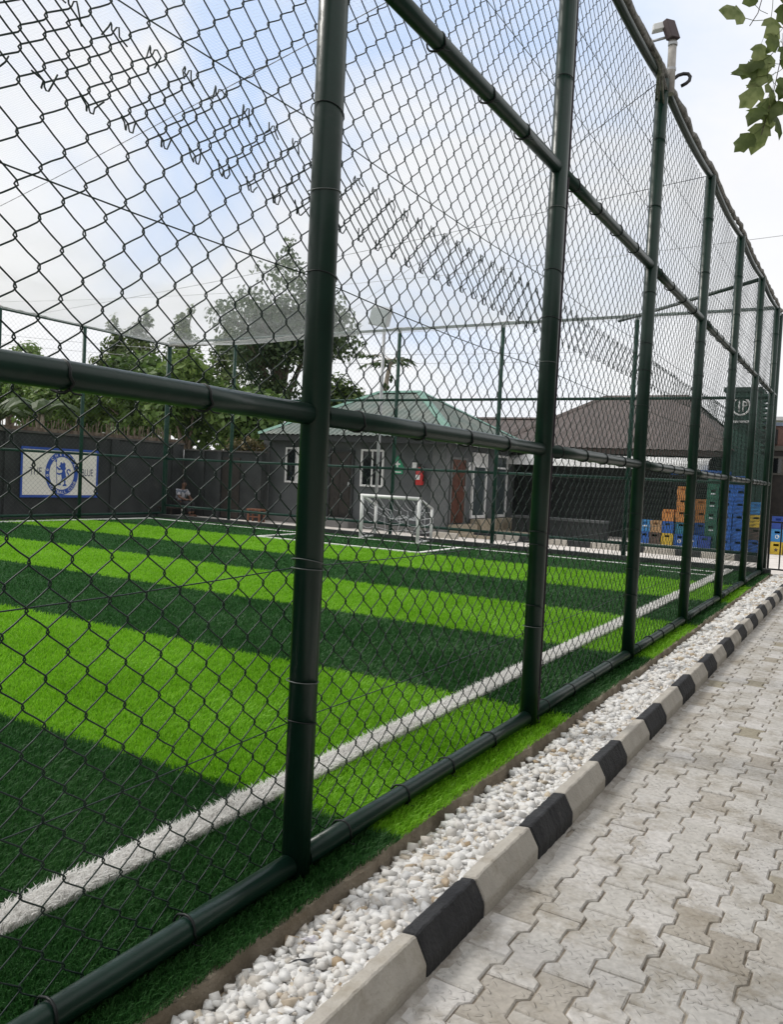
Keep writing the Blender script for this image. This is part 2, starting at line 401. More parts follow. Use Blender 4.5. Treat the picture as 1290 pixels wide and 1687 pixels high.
def stone_mat():
    mm = leaf_mat('white_pebble', [(0, (.40, .30, .19)), (.04, (.52, .44, .34)), (.09, (.66, .63, .585)), (.5, (.74, .73, .705)), (.84, (.82, .815, .80)), (.93, (.50, .50, .50)), (1, (.60, .51, .38))], trans=0, rough=.55)
    n = mm.node_tree.nodes; l = mm.node_tree.links; z = n.new('ShaderNodeTexNoise'); z.inputs['Scale'].default_value = 160; z.inputs['Detail'].default_value = 4
    g = n.new('ShaderNodeNewGeometry'); l.new(g.outputs['Position'], z.inputs['Vector']); k = n.new('ShaderNodeBump'); k.inputs['Strength'].default_value = .3; k.inputs['Distance'].default_value = .004
    l.new(z.outputs['Fac'], k.inputs['Height']); l.new(k.outputs[0], n['Principled BSDF'].inputs['Normal']); return mm
me = np_mesh('white_gravel', np.concatenate(Vs), None, np.concatenate(Ts), [stone_mat()], None, ('tone', tone))
tag(link('white_gravel', me), kind='stuff')

# ------------------------------------------------------------------ painted kerb
def kerb_mesh(name, L, mt, seed):
    rr = random.Random(seed)
    prof = [(.700, ZP-.08), (.700, ZP+.058), (.655, .092), (.598, .084), (.590, ZP-.08)]
    bm = bmesh.new(); n = 22; rings = []; ch = [0.0]*22
    for _ in range(6):
        c_ = rr.randrange(22); ch[c_] = rr.uniform(.001, .004)
    for i in range(n):
        y = .003+(L-.006)*i/(n-1); end = (.004 if i in (0, n-1) else 0)
        rings.append([bm.verts.new((x-.65+rr.gauss(0, .0009)-(ch[i]*.6 if j in (1, 2) else 0)+(ch[i]*.5 if j == 3 else 0), y, z+rr.gauss(0, .0009)-(ch[i] if j in (2, 3) else 0)-(end if j in (2, 3) else 0))) for j, (x, z) in enumerate(prof)])
    for i in range(n-1):
        for j in range(5): bm.faces.new((rings[i][j], rings[i+1][j], rings[i+1][(j+1) % 5], rings[i][(j+1) % 5]))
    bm.faces.new(rings[0]); bm.faces.new(rings[-1][::-1])
    bmesh.ops.recalc_face_normals(bm, faces=bm.faces[:])
    es = [e for e in bm.edges if len(e.link_faces) == 2 and e.calc_face_angle(0) > .35]
    bmesh.ops.bevel(bm, geom=es, offset=.005, segments=1, affect='EDGES')
    me = bpy.data.meshes.new(name); bm.to_mesh(me); bm.free(); me.materials.append(mt); return me
kerb = thing('painted_kerb', 'long black and white painted kerb between the white gravel and the paving', 'kerb', (.65, 0, 0))
y = 0.0-2*1.05; k = 0
starts = []
yy = 1.74-.55-.46-.55-.46
bl = False
while yy < 17.6:
    L = .46 if bl else .56
    if 5.2 < yy < 9: L += .02
    starts.append((yy, L, bl)); yy += L; bl = not bl
for i, (yy, L, bl) in enumerate(starts):
    link('black_kerb_stone' if bl else 'white_kerb_stone', kerb_mesh('kerb_stone', L, KBLACK if bl else KWHITE, i), kerb, (random.gauss(0, .002), yy, random.gauss(0, .003)))

# ------------------------------------------------------------------ interlocking pavers
m = MB(); m.quad((.69, -3, ZP-.009), (6, -3, ZP-.009), (6, 18.3, ZP-.009), (.69, 18.3, ZP-.009))
paving = tag(m.build('path', SAND), kind='structure')
mo = MB(); yy_ = np.linspace(-1, 18, 260); ex = [.742+.012*math.sin(v*3.1)+.010*math.sin(v*9.7)+random.gauss(0, .006) for v in yy_]
for i in range(259): mo.quad((.69, yy_[i], ZP+.004), (ex[i], yy_[i], ZP-.003), (ex[i+1], yy_[i+1], ZP-.003), (.69, yy_[i+1], ZP+.004))
mo.build('mortar_strip', mat('mortar', (.34, .31, .27), (.50, .47, .43), rough=1, scale=16, bump=.5, bscale=90, dirt=(.22, .195, .16), dscale=9, dpos=(.48, .66)), paving)
def paver_mat():
    mm = bpy.data.materials.new('paver_concrete'); mm.use_nodes = True
    n = mm.node_tree.nodes; l = mm.node_tree.links; b = n['Principled BSDF']; b.inputs['Roughness'].default_value = .9; b.inputs['Specular IOR Level'].default_value = .25
    oi = n.new('ShaderNodeObjectInfo'); g = n.new('ShaderNodeNewGeometry'); tcx = n.new('ShaderNodeTexCoord')
    r = n.new('ShaderNodeValToRGB'); e = r.color_ramp.elements; r.color_ramp.interpolation = 'LINEAR'
    st = [(0, (.53, .505, .465)), (.25, (.60, .58, .555)), (.5, (.51, .49, .455)), (.85, (.57, .55, .515)), (.91, (.47, .44, .395)), (.96, (.39, .355, .305)), (1, (.33, .30, .21))]
    while len(e) < len(st): e.new(.5)
    for el, (p, c) in zip(e, st): el.position = p; el.color = (*c, 1)
    l.new(oi.outputs['Random'], r.inputs['Fac'])
    z = n.new('ShaderNodeTexNoise'); z.inputs['Scale'].default_value = 4.2; z.inputs['Detail'].default_value = 9; z.inputs['Roughness'].default_value = .72; l.new(g.outputs['Position'], z.inputs['Vector'])
    q = n.new('ShaderNodeMapRange'); q.inputs['From Min'].default_value = .47; q.inputs['From Max'].default_value = .64; q.inputs['To Max'].default_value = .85; l.new(z.outputs['Fac'], q.inputs['Value'])
    x = n.new('ShaderNodeMix'); x.data_type = 'RGBA'; l.new(q.outputs[0], x.inputs['Factor']); l.new(r.outputs[0], x.inputs['A']); x.inputs['B'].default_value = (.32, .285, .23, 1)
    z3 = n.new('ShaderNodeTexNoise'); z3.inputs['Scale'].default_value = 45; z3.inputs['Detail'].default_value = 5; l.new(g.outputs['Position'], z3.inputs['Vector'])
    q3 = n.new('ShaderNodeMapRange'); q3.inputs['From Min'].default_value = .3; q3.inputs['From Max'].default_value = .7; q3.inputs['To Min'].default_value = .86; q3.inputs['To Max'].default_value = 1.1; l.new(z3.outputs['Fac'], q3.inputs['Value'])
    mul = n.new('ShaderNodeMix'); mul.data_type = 'RGBA'; mul.blend_type = 'MULTIPLY'; mul.inputs['Factor'].default_value = 1; l.new(x.outputs['Result'], mul.inputs['A']); l.new(q3.outputs[0], mul.inputs['B'])
    l.new(mul.outputs['Result'], b.inputs['Base Color'])
    # worn tread pattern: short raised dashes turning left and right by turns
    def mth(op, a, c=None, d=None):
        k = n.new('ShaderNodeMath'); k.operation = op
        for i, s in enumerate((a, c, d)):
            if s is None: continue
            if isinstance(s, (int, float)): k.inputs[i].default_value = s
            else: l.new(s, k.inputs[i])
        return k.outputs[0]
    wn2 = n.new('ShaderNodeTexNoise'); wn2.inputs['Scale'].default_value = 16; wn2.inputs['Detail'].default_value = 2; l.new(g.outputs['Position'], wn2.inputs['Vector'])
    wsc = n.new('ShaderNodeVectorMath'); wsc.operation = 'SCALE'; wsc.inputs['Scale'].default_value = .030; l.new(wn2.outputs['Color'], wsc.inputs[0])
    wad = n.new('ShaderNodeVectorMath'); wad.operation = 'ADD'; l.new(tcx.outputs['Object'], wad.inputs[0]); l.new(wsc.outputs[0], wad.inputs[1])
    sp = n.new('ShaderNodeSeparateXYZ'); l.new(wad.outputs[0], sp.inputs[0])
    u = mth('MULTIPLY', mth('ADD', sp.outputs[0], sp.outputs[1]), 21.0); v = mth('MULTIPLY', mth('SUBTRACT', sp.outputs[0], sp.outputs[1]), 21.0)
    fu = mth('SUBTRACT', mth('FRACT', u), .5); fv = mth('SUBTRACT', mth('FRACT', v), .5)
    par = mth('MODULO', mth('ABSOLUTE', mth('ADD', mth('FLOOR', u), mth('FLOOR', v))), 2.0)
    par = mth('GREATER_THAN', par, .5)
    al = mth('ADD', mth('MULTIPLY', par, fu), mth('MULTIPLY', mth('SUBTRACT', 1.0, par), fv))
    ac = mth('ADD', mth('MULTIPLY', par, fv), mth('MULTIPLY', mth('SUBTRACT', 1.0, par), fu))
    rad = mth('ADD', mth('POWER', mth('MULTIPLY', al, 2.1), 2.0), mth('POWER', mth('MULTIPLY', ac, 6.5), 2.0))
    dash = n.new('ShaderNodeMapRange'); dash.interpolation_type = 'SMOOTHSTEP'; dash.inputs['From Min'].default_value = 1.1; dash.inputs['From Max'].default_value = .3; l.new(rad, dash.inputs['Value'])
    wz = n.new('ShaderNodeTexNoise'); wz.inputs['Scale'].default_value = 11; wz.inputs['Detail'].default_value = 3; l.new(g.outputs['Position'], wz.inputs['Vector'])
    wr = n.new('ShaderNodeMapRange'); wr.inputs['From Min'].default_value = .42; wr.inputs['From Max'].default_value = .60; l.new(wz.outputs['Fac'], wr.inputs['Value'])
    h = mth('ADD', mth('MULTIPLY', dash.outputs[0], wr.outputs[0]), mth('MULTIPLY', z3.outputs['Fac'], .55))
    bp = n.new('ShaderNodeBump'); bp.inputs['Strength'].default_value = .8; bp.inputs['Distance'].default_value = .0062; l.new(h, bp.inputs['Height']); l.new(bp.outputs[0], b.inputs['Normal'])
    return mm
PAVER = paver_mat()
PX, PY = .1445, .245                              # column spacing, paver length
def paver_mesh(seed):
    rr = random.Random(seed); ww, wn_ = .0860, .0560
    half = [(-PY/2, ww), (-PY*.30, ww), (-PY*.20, wn_), (PY*.20, wn_), (PY*.30, ww), (PY/2, ww)]
    out = [(w, y) for y, w in half]+[(-w, y) for y, w in half[::-1]]
    sh = .0022
    def ins(d, z):
        return [(x-math.copysign(d, x)+rr.gauss(0, .0008), y-(math.copysign(d, y) if abs(abs(y)-PY/2) < 1e-6 else 0)+rr.gauss(0, .0008), z) for x, y in out]
    a, b, c = ins(sh, -.03), ins(sh, -.005), ins(sh+.005, 0)
    n = len(out); bm = bmesh.new()
    A, B, C = ([bm.verts.new(p) for p in s] for s in (a, b, c))
    for i in range(n):
        j = (i+1) % n; bm.faces.new((A[i], A[j], B[j], B[i])); bm.faces.new((B[i], B[j], C[j], C[i]))
    bm.faces.new(C); bmesh.ops.triangulate(bm, faces=[f for f in bm.faces if len(f.verts) > 4]); bmesh.ops.recalc_face_normals(bm, faces=bm.faces[:])
    for f in bm.faces:
        if f.normal.z < -.5: f.normal_flip()
    me = bpy.data.meshes.new('paver'); bm.to_mesh(me); bm.free(); me.materials.append(PAVER); return me
pmesh = [paver_mesh(s) for s in range(6)]
cells = []
for c in range(0, 14):
    for r in range(-3, 76):
        x = .733+.05+PX*c; yv = .02+PY*r+(PY/2 if c % 2 else 0)
        # view test in plan: seen between the kerb and the right edge of view (plus a margin to the side)
        th = math.atan2(CAMX-x, yv); d = math.hypot(CAMX-x, yv)
        cells.append((0 if (th > .05 and d > 1.75 and yv > 1.45) else 1, d, x, yv))
cells.sort()
rest = []
for i, (pr, d, x, yv) in enumerate(cells):
    dz = random.gauss(0, .0016)
    if i < 300:
        o = link('paver', random.choice(pmesh), paving, (x, yv, ZP+dz), random.gauss(0, .008))
        o.rotation_euler.x = random.gauss(0, .006); o.rotation_euler.y = random.gauss(0, .006)
    else: rest.append((x, yv, ZP+dz))
pv = [np.array([v.co[:] for v in me.vertices]) for me in pmesh]
pf = [[list(p.vertices) for p in me.polygons] for me in pmesh]
mr_ = MB()
for x, yv, z in rest:
    k = random.randrange(6); mr_.add(pv[k]+(x, yv, z), pf[k])
tag(mr_.build('paver_field', mat('paver_concrete_field', (.46, .43, .39), (.54, .51, .47), rough=.9, scale=7, bump=.3, bscale=60, dirt=(.32, .285, .23), dscale=5, dpos=(.5, .7)), paving), kind='stuff')

# ------------------------------------------------------------------ chain-link fences
PWD, HD = .0688, .129
def wire_template(z0, z1, parity, e=.0045, dep=.0042, detail=True, hooks=None):
    """one woven wire of a chain-link fence: (L,3) with x = out of plane, y = along fence (0..PWD), z = height"""
    pts = []; k0 = math.floor(z0/(HD/2))-1; k1 = math.ceil(z1/(HD/2))+1
    for k in range(k0, k1):
        right = (k+parity) % 2                     # this bend sits on the right column
        za, zb = k*HD/2, (k+1)*HD/2
        ya = PWD+e if right else -e; yb = -e if right else PWD+e
        d = dep if right else -dep                 # falling segments lie in front, rising ones behind
        if detail:
            pts.append((0, ya, za))
            for f, g in ((.16, .085), (.5, .5), (.84, .915)):
                pts.append((d*(1 if f != .5 else .8), ya+(yb-ya)*g, za+(zb-za)*f))
        else:
            pts.append((0, ya, za))
    h = HD/2; odd = lambda z: (2*math.floor((z/h-1)/2+.5)+1)*h     # where two neighbours meet
    if hooks == 'top': z1 = odd(z1)+1e-4
    if hooks == 'bottom': z0 = odd(z0)-1e-4
    P = np.array(pts); return P[(P[:, 2] >= z0) & (P[:, 2] <= z1)]

def mesh_panel(name, parent, y0, y1, z0, z1, xoff, mt, r, n, i0, detail=True, hooks=None, axis='y', phase=0):
    """all the wires between two posts, woven into one panel"""
    a, b = int(math.ceil(y0/PWD)), int(math.ceil(y1/PWD)); Vall, Qall, o = [], [], 0
    for par in (0, 1):
        idx = np.array([i for i in range(a, b) if (i+i0) % 2 == par])
        if len(idx) == 0: continue
        T = wire_template(z0, z1, par, detail=detail, hooks=hooks)
        if hooks and detail:
            if hooks == 'top':                   # past the bend, over the neighbour and back down
                q = T[-1]; g = 1 if q[1] > PWD/2 else -1
                T = np.vstack([T, [(.003, q[1]+g*.003, q[2]+.012), (.007, q[1]+g*.010, q[2]+.014), (.009, q[1]+g*.017, q[2]-.006), (.010, q[1]+g*.022, q[2]-.030)]])
            else:
                q = T[0]; g = 1 if q[1] > PWD/2 else -1
                T = np.vstack([[(.010, q[1]+g*.026, q[2]+.026), (.008, q[1]+g*.014, q[2]+.004), (.006, q[1]+g*.008, q[2]-.010), (.003, q[1]+g*.002, q[2]-.009)], T])
        P = np.repeat(T[None], len(idx), 0)
        if hooks and detail:                     # cut ends bent by hand, no two alike
            for k, sc in (((-1, 1), (-2, .5)) if hooks == 'top' else ((0, 1), (1, .5))): P[:, k] += RNG.normal(0, .008*sc, (len(idx), 3))
        P[:, :, 1] += idx[:, None]*PWD
        yy = P[..., 1]; zz = P[..., 2]
        # the slack of the mesh: slow bulges and small irregularities
        P[..., 0] += .006*np.sin(yy*2.1+zz*1.3+phase)+.004*np.sin(yy*5.3-zz*2.9)
        P[..., 2] += .007*np.sin(yy*1.7+phase)+.003*np.sin(yy*7.1)+.003*np.sin(zz*3.3+yy*2.0)
        P[..., 1] += .004*np.sin(zz*4.1+yy*.8+phase)
        P[..., 1] += RNG.normal(0, .0010, P.shape[:2]); 
        P[..., 0] += xoff; P[..., 2] += phase*.016
        if axis == 'x': P = P[..., [1, 0, 2]]
        V, Q = np_tubes(P, r, n); Vall.append(V); Qall.append(Q+o); o += len(V)
    me = np_mesh(name, np.concatenate(Vall), np.concatenate(Qall), None, [mt], smooth=True)
    return tag(link(name, me, parent), kind='stuff')

side = thing('chain_link_fence', 'tall dark green chain-link fence standing along the near touchline beside the gravel', 'fence', (0, 0, 0))
PY0, SP, ZT = 2.531, 2.4809, 5.2
posts_y = [PY0+SP*k for k in range(-2, 7)]+[18.02]
def post_mesh(r, h, n=20):
    q = MB(); q.tube([(0, 0, -.06), (0, 0, h)], r, n); me = q.mesh('post', PAINT, smooth=False)
    for p in me.polygons: p.use_smooth = len(p.vertices) == 4
    return me
PR, RR, RB = .056, .040, .043
pm = post_mesh(PR, ZT-.02)
for yv in posts_y: link('post', pm, side, (0, yv, 0))
def smooth_sides(me):
    for p in me.polygons: p.use_smooth = len(p.vertices) == 4
    return me
TIES = {}
def rail_tie(rr):
    """a loop of wire round a rail with its twisted tail; a few shapes shared by all the ties"""
    key = (rr, random.randrange(3))
    if key not in TIES:
        q = MB()
        q.tube([(math.cos(w)*(rr+.003)-(.012 if math.cos(w) < -.3 else 0), .004*math.sin(w)+.003*w, math.sin(w)*(rr+.003)) for w in np.linspace(0, 2*math.pi, 15)[:-1]], .0048, 6, closed=True)
        e0 = Vector((rr*.7, .005, -rr*.8)); q.tube([e0, e0+Vector((.012, .012, -.012)), e0+Vector((.030, .022, -.012+random.uniform(-.01, .01)))], .0026, 5)
        TIES[key] = q.mesh('tie_wire', TIE, smooth=True)
    return TIES[key]
def post_tie(mt):
    key = (mt.name, random.randrange(4))
    if key not in TIES:
        q = MB(); tl = random.gauss(0, .012)
        q.tube([(math.cos(w)*(PR+.0025)-(.010 if math.cos(w) < -.5 else 0), math.sin(w)*(PR+.0025), tl*math.sin(w)) for w in np.linspace(0, 2*math.pi, 19)[:-1]], .0022, 5, closed=True)
        TIES[key] = q.mesh('post_tie', mt, smooth=True)
    return TIES[key]
ZRAIL = [(.062, RB), (1.79, RR), (3.56, RR)]
for i in range(len(posts_y)-1):
    a, b = posts_y[i]+PR-.006, posts_y[i+1]-PR+.006
    for z, rr in ZRAIL:
        q = MB(); sag = random.gauss(0, .004)
        q.tube([(0, a+(b-a)*t, z+sag*4*t*(1-t)) for t in (0, .25, .5, .75, 1)], rr, 18)
        me = smooth_sides(q.mesh('rail', PAINT)); link('rail', me, side)
        # wire ties that bind the mesh to the rail
        if a > 17.3 or b < 0: continue
        for k in range(int((b-a)/.5)+1):
            yt = a+.25+k*.52+random.gauss(0, .03)
            if yt > b-.08: break
            link('tie_wire', rail_tie(rr), side, (0, yt, z))
    # top rail, sagging a little between the posts
    q = MB(); q.tube([(0, a+(b-a)*t, ZT-.03-.05*math.sin(math.pi*t)) for t in np.linspace(0, 1, 9)], .034, 14); link('top_rail', smooth_sides(q.mesh('top_rail', PAINT)), side)
# rings round each post
for yv in posts_y[1:9]:
    for z in sorted([.6, .78, 1.22, 1.27, 2.33, 2.62, 2.90, 3.3, 4.1, 4.65]):
        link('post_tie', post_tie(TIEL if yv < 6 and random.random() < .4 else TIE), side, (0, yv, z+random.gauss(0, .025)))
XM = -.066
for i in range(1, len(posts_y)-1):
    a, b = posts_y[i], posts_y[i+1]
    near = b < 8; rr = .0026; nn = 5 if near else 4
    det = b < 13
    mesh_panel('chain_link_mesh', side, a, b, .03, 2.80, XM, WIRE, rr, nn, 0, det, 'top', phase=0)
    mesh_panel('chain_link_mesh', side, a, b, 2.515, 5.17, XM-.014, WIRE, rr, nn, 1, det, 'bottom', phase=2.0)
# plain tension wires threaded through the mesh
for k, (z, sg) in enumerate([(.59, .02), (1.20, .025), (2.325, .02), (2.90, .03), (4.1, .03), (4.65, .03)]):
    q = MB(); pts = []
    for i in range(1, len(posts_y)-1):
        a, b = posts_y[i], posts_y[i+1]; s = random.uniform(.3, 1.2)*sg
        for t in np.linspace(0, 1, 7)[:-1]: pts.append((XM-.006, a+(b-a)*t, z-s*math.sin(math.pi*t)))
    q.tube(pts, .0024, 5); q.build('tension_wire', WIRE, side, smooth=True)
# dark steel strip that clamps the mesh beside the second post
q = MB(); yb = posts_y[3]+.075
q.box(.006, .028, yb, yb+.020, .04, 5.22); q.tube([(.03, yb+.03, .03), (.028, yb+.026, 1.5), (.030, yb+.030, 3.2), (.026, yb+.026, 5.15)], .007, 7)
q.tube([(.028, yb+.01, .2), (.033, yb+.02, .05), (.045, yb+.02, -.01)], .008, 6)
q.build('clamp_strip', STRIP, side)
# corner bracing seen at the far top
q = MB(); q.tube([(0, 15.0, ZT-.02), (-3.2, 17.95, ZT)], .034, 12); q.build('corner_brace', PAINT, side, smooth=True)

def far_fence(name, label, axis, a0, a1, fixed, posts, rails, top, mesh_from, mesh_to):
    t = thing(name, label, 'fence', (0, 0, 0))
    def P(u, z): return (u, fixed, z) if axis == 'x' else (fixed, u, z)
    for u in posts:
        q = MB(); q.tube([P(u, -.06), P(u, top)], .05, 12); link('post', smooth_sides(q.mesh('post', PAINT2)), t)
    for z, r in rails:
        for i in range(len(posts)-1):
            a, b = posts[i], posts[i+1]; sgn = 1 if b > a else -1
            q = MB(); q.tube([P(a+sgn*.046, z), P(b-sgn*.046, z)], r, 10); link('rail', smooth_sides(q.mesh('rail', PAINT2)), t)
    ps = sorted([p for p in posts if mesh_from <= p <= mesh_to])
    for i in range(len(ps)-1):
        for z0, z1 in ((rails[0][0], 2.8), (2.52, top)):
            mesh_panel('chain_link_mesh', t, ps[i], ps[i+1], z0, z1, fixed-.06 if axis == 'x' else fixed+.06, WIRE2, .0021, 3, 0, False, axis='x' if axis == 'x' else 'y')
    return t
YE, XL = 18.02, -16.85
far_fence('chain_link_fence', 'green chain-link fence across the far end behind the small goal', 'x', 0, 0, YE, [-16.85, -14.25, -11.4, -8.78, -5.95, -2.82, 0-.06], [(.36, .036), (1.78, .034), (3.52, .034), (5.3, .036)], 5.32, -17, 0)
far_fence('chain_link_fence', 'green chain-link fence along the far side in front of the painted banner wall', 'y', 0, 0, XL, [4.5, 7.2, 9.9, 12.4, 14.9, 17.96], [(.12, .036), (1.78, .034), (3.52, .034), (5.22, .036)], 5.25, 4, 18.1)

# ------------------------------------------------------------------ overhead net
net = thing('overhead_net', 'fine white netting stretched over the pitch, sagging between the fence tops', 'net', (0, 0, 0))
NX0, NX1, NY0, NY1 = -16.85, -.02, -1.0, 18.0
def netz(x, y):
    u = (x-NX0)/(NX1-NX0); v = (y-NY0)/(NY1-NY0)
    z = 5.22-.34*np.sin(np.pi*np.clip(u, 0, 1))**.8*np.sin(np.pi*np.clip(v, 0, 1))**.6
    z = z-.16*np.exp(-((u-.18)/.12)**2-((v-.93)/.09)**2)+.03*np.sin(x*2.3+y*.7)*np.sin(np.pi*u)*np.sin(np.pi*v)+.012*np.sin(y*5.1+x*1.3)*np.sin(np.pi*u)*np.sin(np.pi*v)
    return z
S = .036
def threads(along):
    if along == 'y': c = np.arange(NX0, NX1, S); t = np.linspace(NY0, NY1, 22); X, Y = np.meshgrid(c, t, indexing='ij')
    else: c = np.arange(NY0, NY1, S); t = np.linspace(NX0, NX1, 22); Y, X = np.meshgrid(c, t, indexing='ij')
    P = np.stack([X, Y, netz(X, Y)], -1); return P
for al in ('x', 'y'):
    V, Q = np_tubes(threads(al), .00075, 3); tag(link('net_cord', np_mesh('net_cord', V, Q, None, [NETM], smooth=True), net), kind='stuff')
# the gathered border of the net, rolled over the top rails
def border(pts, r0, name='net_border'):
    q = MB(); P = []
    for i in range(len(pts)-1):
        a, b = Vector(pts[i]), Vector(pts[i+1]); n = max(3, int((b-a).length/.12))
        for k in range(n): P.append(a.lerp(b, k/n)+Vector((random.gauss(0, .006), random.gauss(0, .006), random.gauss(0, .010)-.03*math.sin(math.pi*k/n))))
    P.append(Vector(pts[-1])); q.tube(P, [r0*random.uniform(.86, 1.14) for _ in P], 8); return q.build(name, ROPE, net, smooth=True)
border([(.02, yv, ZT+.035) for yv in posts_y[1:]], .030); border([(-.03, yv+.1, ZT+.015) for yv in posts_y[1:9]], .020)
border([(x, YE, 5.33) for x in (-.1, -2.82, -5.95, -8.78, -11.4)], .022)
border([(-11.4, YE, 5.33), (-14.25, YE-.1, 5.2), (-16.8, YE-.1, 5.18)], .030); border([(XL, 17.9, 5.25), (XL, 12, 5.27), (XL, 5, 5.27)], .022)
# strips of gathered net tied round the third post's head
q = MB()
for k in range(7):
    a = random.uniform(-.5, .9)
    q.tube([(.02+.02*a, 6.5+.06*k, ZT+.03), (.045+.02*math.sin(k), 7.1+.03*k, ZT-.01-.01*k), (.05*math.cos(k*.9), 7.49+.05*math.sin(k*.9), ZT-.12-.02*k)], [.012, .016, .008], 5)
q.build('net_gather', ROPE, net, smooth=True)
q = MB(); q.tube([(.03, 7.62, 5.17), (.05, 7.64, 5.24), (.09, 7.67, 5.285), (.13, 7.69, 5.30), (.17, 7.7, 5.295), (.19, 7.7, 5.265), (.185, 7.7, 5.235), (.16, 7.69, 5.21), (.12, 7.68, 5.19)], .016, 7); q.build('rail_hook', BLACKM, side, smooth=True)
# support cables of the net
for a, b in (((.0, 9.97, 5.19), (-16.85, 13.6, 5.33)), ((0, 5.01, 5.2), (-16.85, 9.2, 5.3)), ((0, 7.49, 5.19), (-11.4, 18.0, 5.33))):
    q = MB(); A, B = Vector(a), Vector(b); q.tube([A.lerp(B, t)+Vector((0, 0, -.08*math.sin(math.pi*t))) for t in np.linspace(0, 1, 10)], .004, 5); q.build('support_cable', TIE, net, smooth=True)

# ================================================================== beyond the fence
# ------------------------------------------------------------------ small goal
goal = thing('goal', 'small white metal goal with sagging net standing on the far goal line', 'goal', (0, 0, 0))
def bar(name, a, b, r, parent, mt=WHITEP, n=10):
    q = MB(); q.tube([a, b], r, n); return link(name, smooth_sides(q.mesh(name, mt)), parent)
gx0, gx1, gy, gyb = -9.12, -7.50, YG, YG+.68
for gx in (gx0, gx1):
    bar('goal_post', (gx, gy, 0), (gx, gy, 1.085), .045, goal); bar('rear_post', (gx, gyb, 0), (gx, gyb, .84), .036, goal)
    bar('side_bar', (gx, gy+.04, 1.06), (gx, gyb, .83), .030, goal); bar('base_bar', (gx, gy+.045, .035), (gx, gyb, .035), .030, goal)
bar('crossbar', (gx0-.04, gy, 1.07), (gx1+.04, gy, 1.07), .043, goal); bar('rear_base_bar', (gx0, gyb, .035), (gx1, gyb, .035), .028, goal)
q = MB()
def strand(pts, sag):
    A = [Vector(p) for p in pts]; P = []
    for a, b in zip(A[:-1], A[1:]):
        for t in (0, .25, .5, .75): P.append(a.lerp(b, t)+Vector((random.gauss(0, .02), random.gauss(0, .02), -sag*math.sin(math.pi*t)+random.gauss(0, .015))))
    P.append(A[-1]); q.tube(P, .0042, 4, cap=False)
for k in range(8):
    x = gx0+(gx1-gx0)*k/7; strand([(x, gy, 1.06), (x+random.gauss(0, .04), gyb+.02, .72), (x+random.gauss(0, .06), gyb+.03, .25), (x, gyb, .04)], .10)
for k in range(4):
    z = .15+.2*k; strand([(gx0, gy+.06, z), (gx0, gyb, z*.82), ((gx0+gx1)/2, gyb+.04, z*.74), (gx1, gyb, z*.82), (gx1, gy+.06, z)], .08)
for k in range(4): strand([(gx0+.2*k, gyb-.3, .9-.05*k), ((gx0+gx1)/2+.1*k, gyb-.1, .62), (gx1-.1*k, gyb-.25, .9)], .22)
tag(q.build('goal_net', NETM, goal), kind='stuff')

# ------------------------------------------------------------------ boundary walls with the painted banner
wall = thing('boundary_wall', 'long dark charcoal wall with the painted club banner on it', 'wall', (0, 0, 0))
XW, YB = -18.55, 20.45
m = MB(); m.box(XW-.22, XW, 2, YB, -.1, 2.30); m.build('wall', WALLD, wall)
m = MB(); m.box(XW-.27, XW+.05, 2, YB, 2.303, 2.36); m.build('coping', mat('coping', (.06, .058, .055), (.09, .085, .08), rough=.9), wall)
RUST = mat('rusty_spikes', (.09, .06, .045), (.20, .16, .12), rough=.9, scale=9)
m = MB(); yv = 2.2
while yv < YB-.1:
    h = random.uniform(.10, .24); m.obox((XW-.11+random.gauss(0, .03), yv, 2.36+h), (.008, 0, 0), (0, .012, random.uniform(-.006, .006)), (random.gauss(0, .02), random.gauss(0, .02), h)); yv += random.uniform(.05, .14)
m.box(XW-.16, XW-.08, 2.1, YB-.05, 2.362, 2.47); tag(m.build('spike_row', RUST, wall), kind='stuff')
for yv in (8.2, 11.2, 13.75, 17.35, 19.9):
    m = MB(); m.box(XW, XW+.06, yv, yv+.3, -.1, 2.298); m.build('pilaster', WALLD, wall)
bw = thing('boundary_wall', 'dark charcoal wall behind the seated person beside the green-roofed hut', 'wall', (0, 0, 0))
m = MB(); m.box(XW+.01, -15.12, YB, YB+.22, -.1, 2.12); m.build('wall', WALLD, bw)
m = MB(); m.box(XW+.06, -15.09, YB-.04, YB+.26, 2.122, 2.17); m.build('coping', bpy.data.materials['coping'], bw)
m = MB(); m.box(-16.75, -16.0, YB-.03, YB-.003, -.02, 1.95); m.build('dark_door', DOORD, bw)
for x in (-17.7, -16.95):
    m = MB(); m.box(x, x+.16, YB-.07, YB-.001, -.1, 2.12); m.build('pilaster', WALLD, bw)

# the banner: painted board, ring, lettering and lion crest
ban = thing('painted_banner', 'cream and blue painted football club banner with round lion crest on the dark wall', 'banner', (0, 0, 0))
BX = XW+.02; by0, by1, bz0, bz1 = 14.25, 16.86, .50, 1.92
m = MB(); m.box(BX, BX+.02, by0+.06, by1-.06, bz0+.07, bz1-.07); m.build('board', CREAM, ban)
m = MB()
m.box(BX, BX+.028, by0, by1, bz1-.065, bz1); m.box(BX, BX+.028, by0, by1, bz0, bz0+.065)
m.box(BX, BX+.028, by0, by0+.055, bz0+.066, bz1-.066); m.box(BX, BX+.028, by1-.055, by1, bz0+.066, bz1-.066); m.build('border', BLUE, ban)
cy, cz, ro_y, ro_z, ri_y, ri_z = 15.58, 1.20, .555, .63, .42, .475
m = MB(); n = 48
for i in range(n):
    a, b = 2*math.pi*i/n, 2*math.pi*(i+1)/n
    f = lambda w, ry, rz: (BX+.028, cy+ry*math.sin(w), cz+rz*math.cos(w))
    m.quad(f(a, ri_y, ri_z), f(b, ri_y, ri_z), f(b, ro_y, ro_z), f(a, ro_y, ro_z))
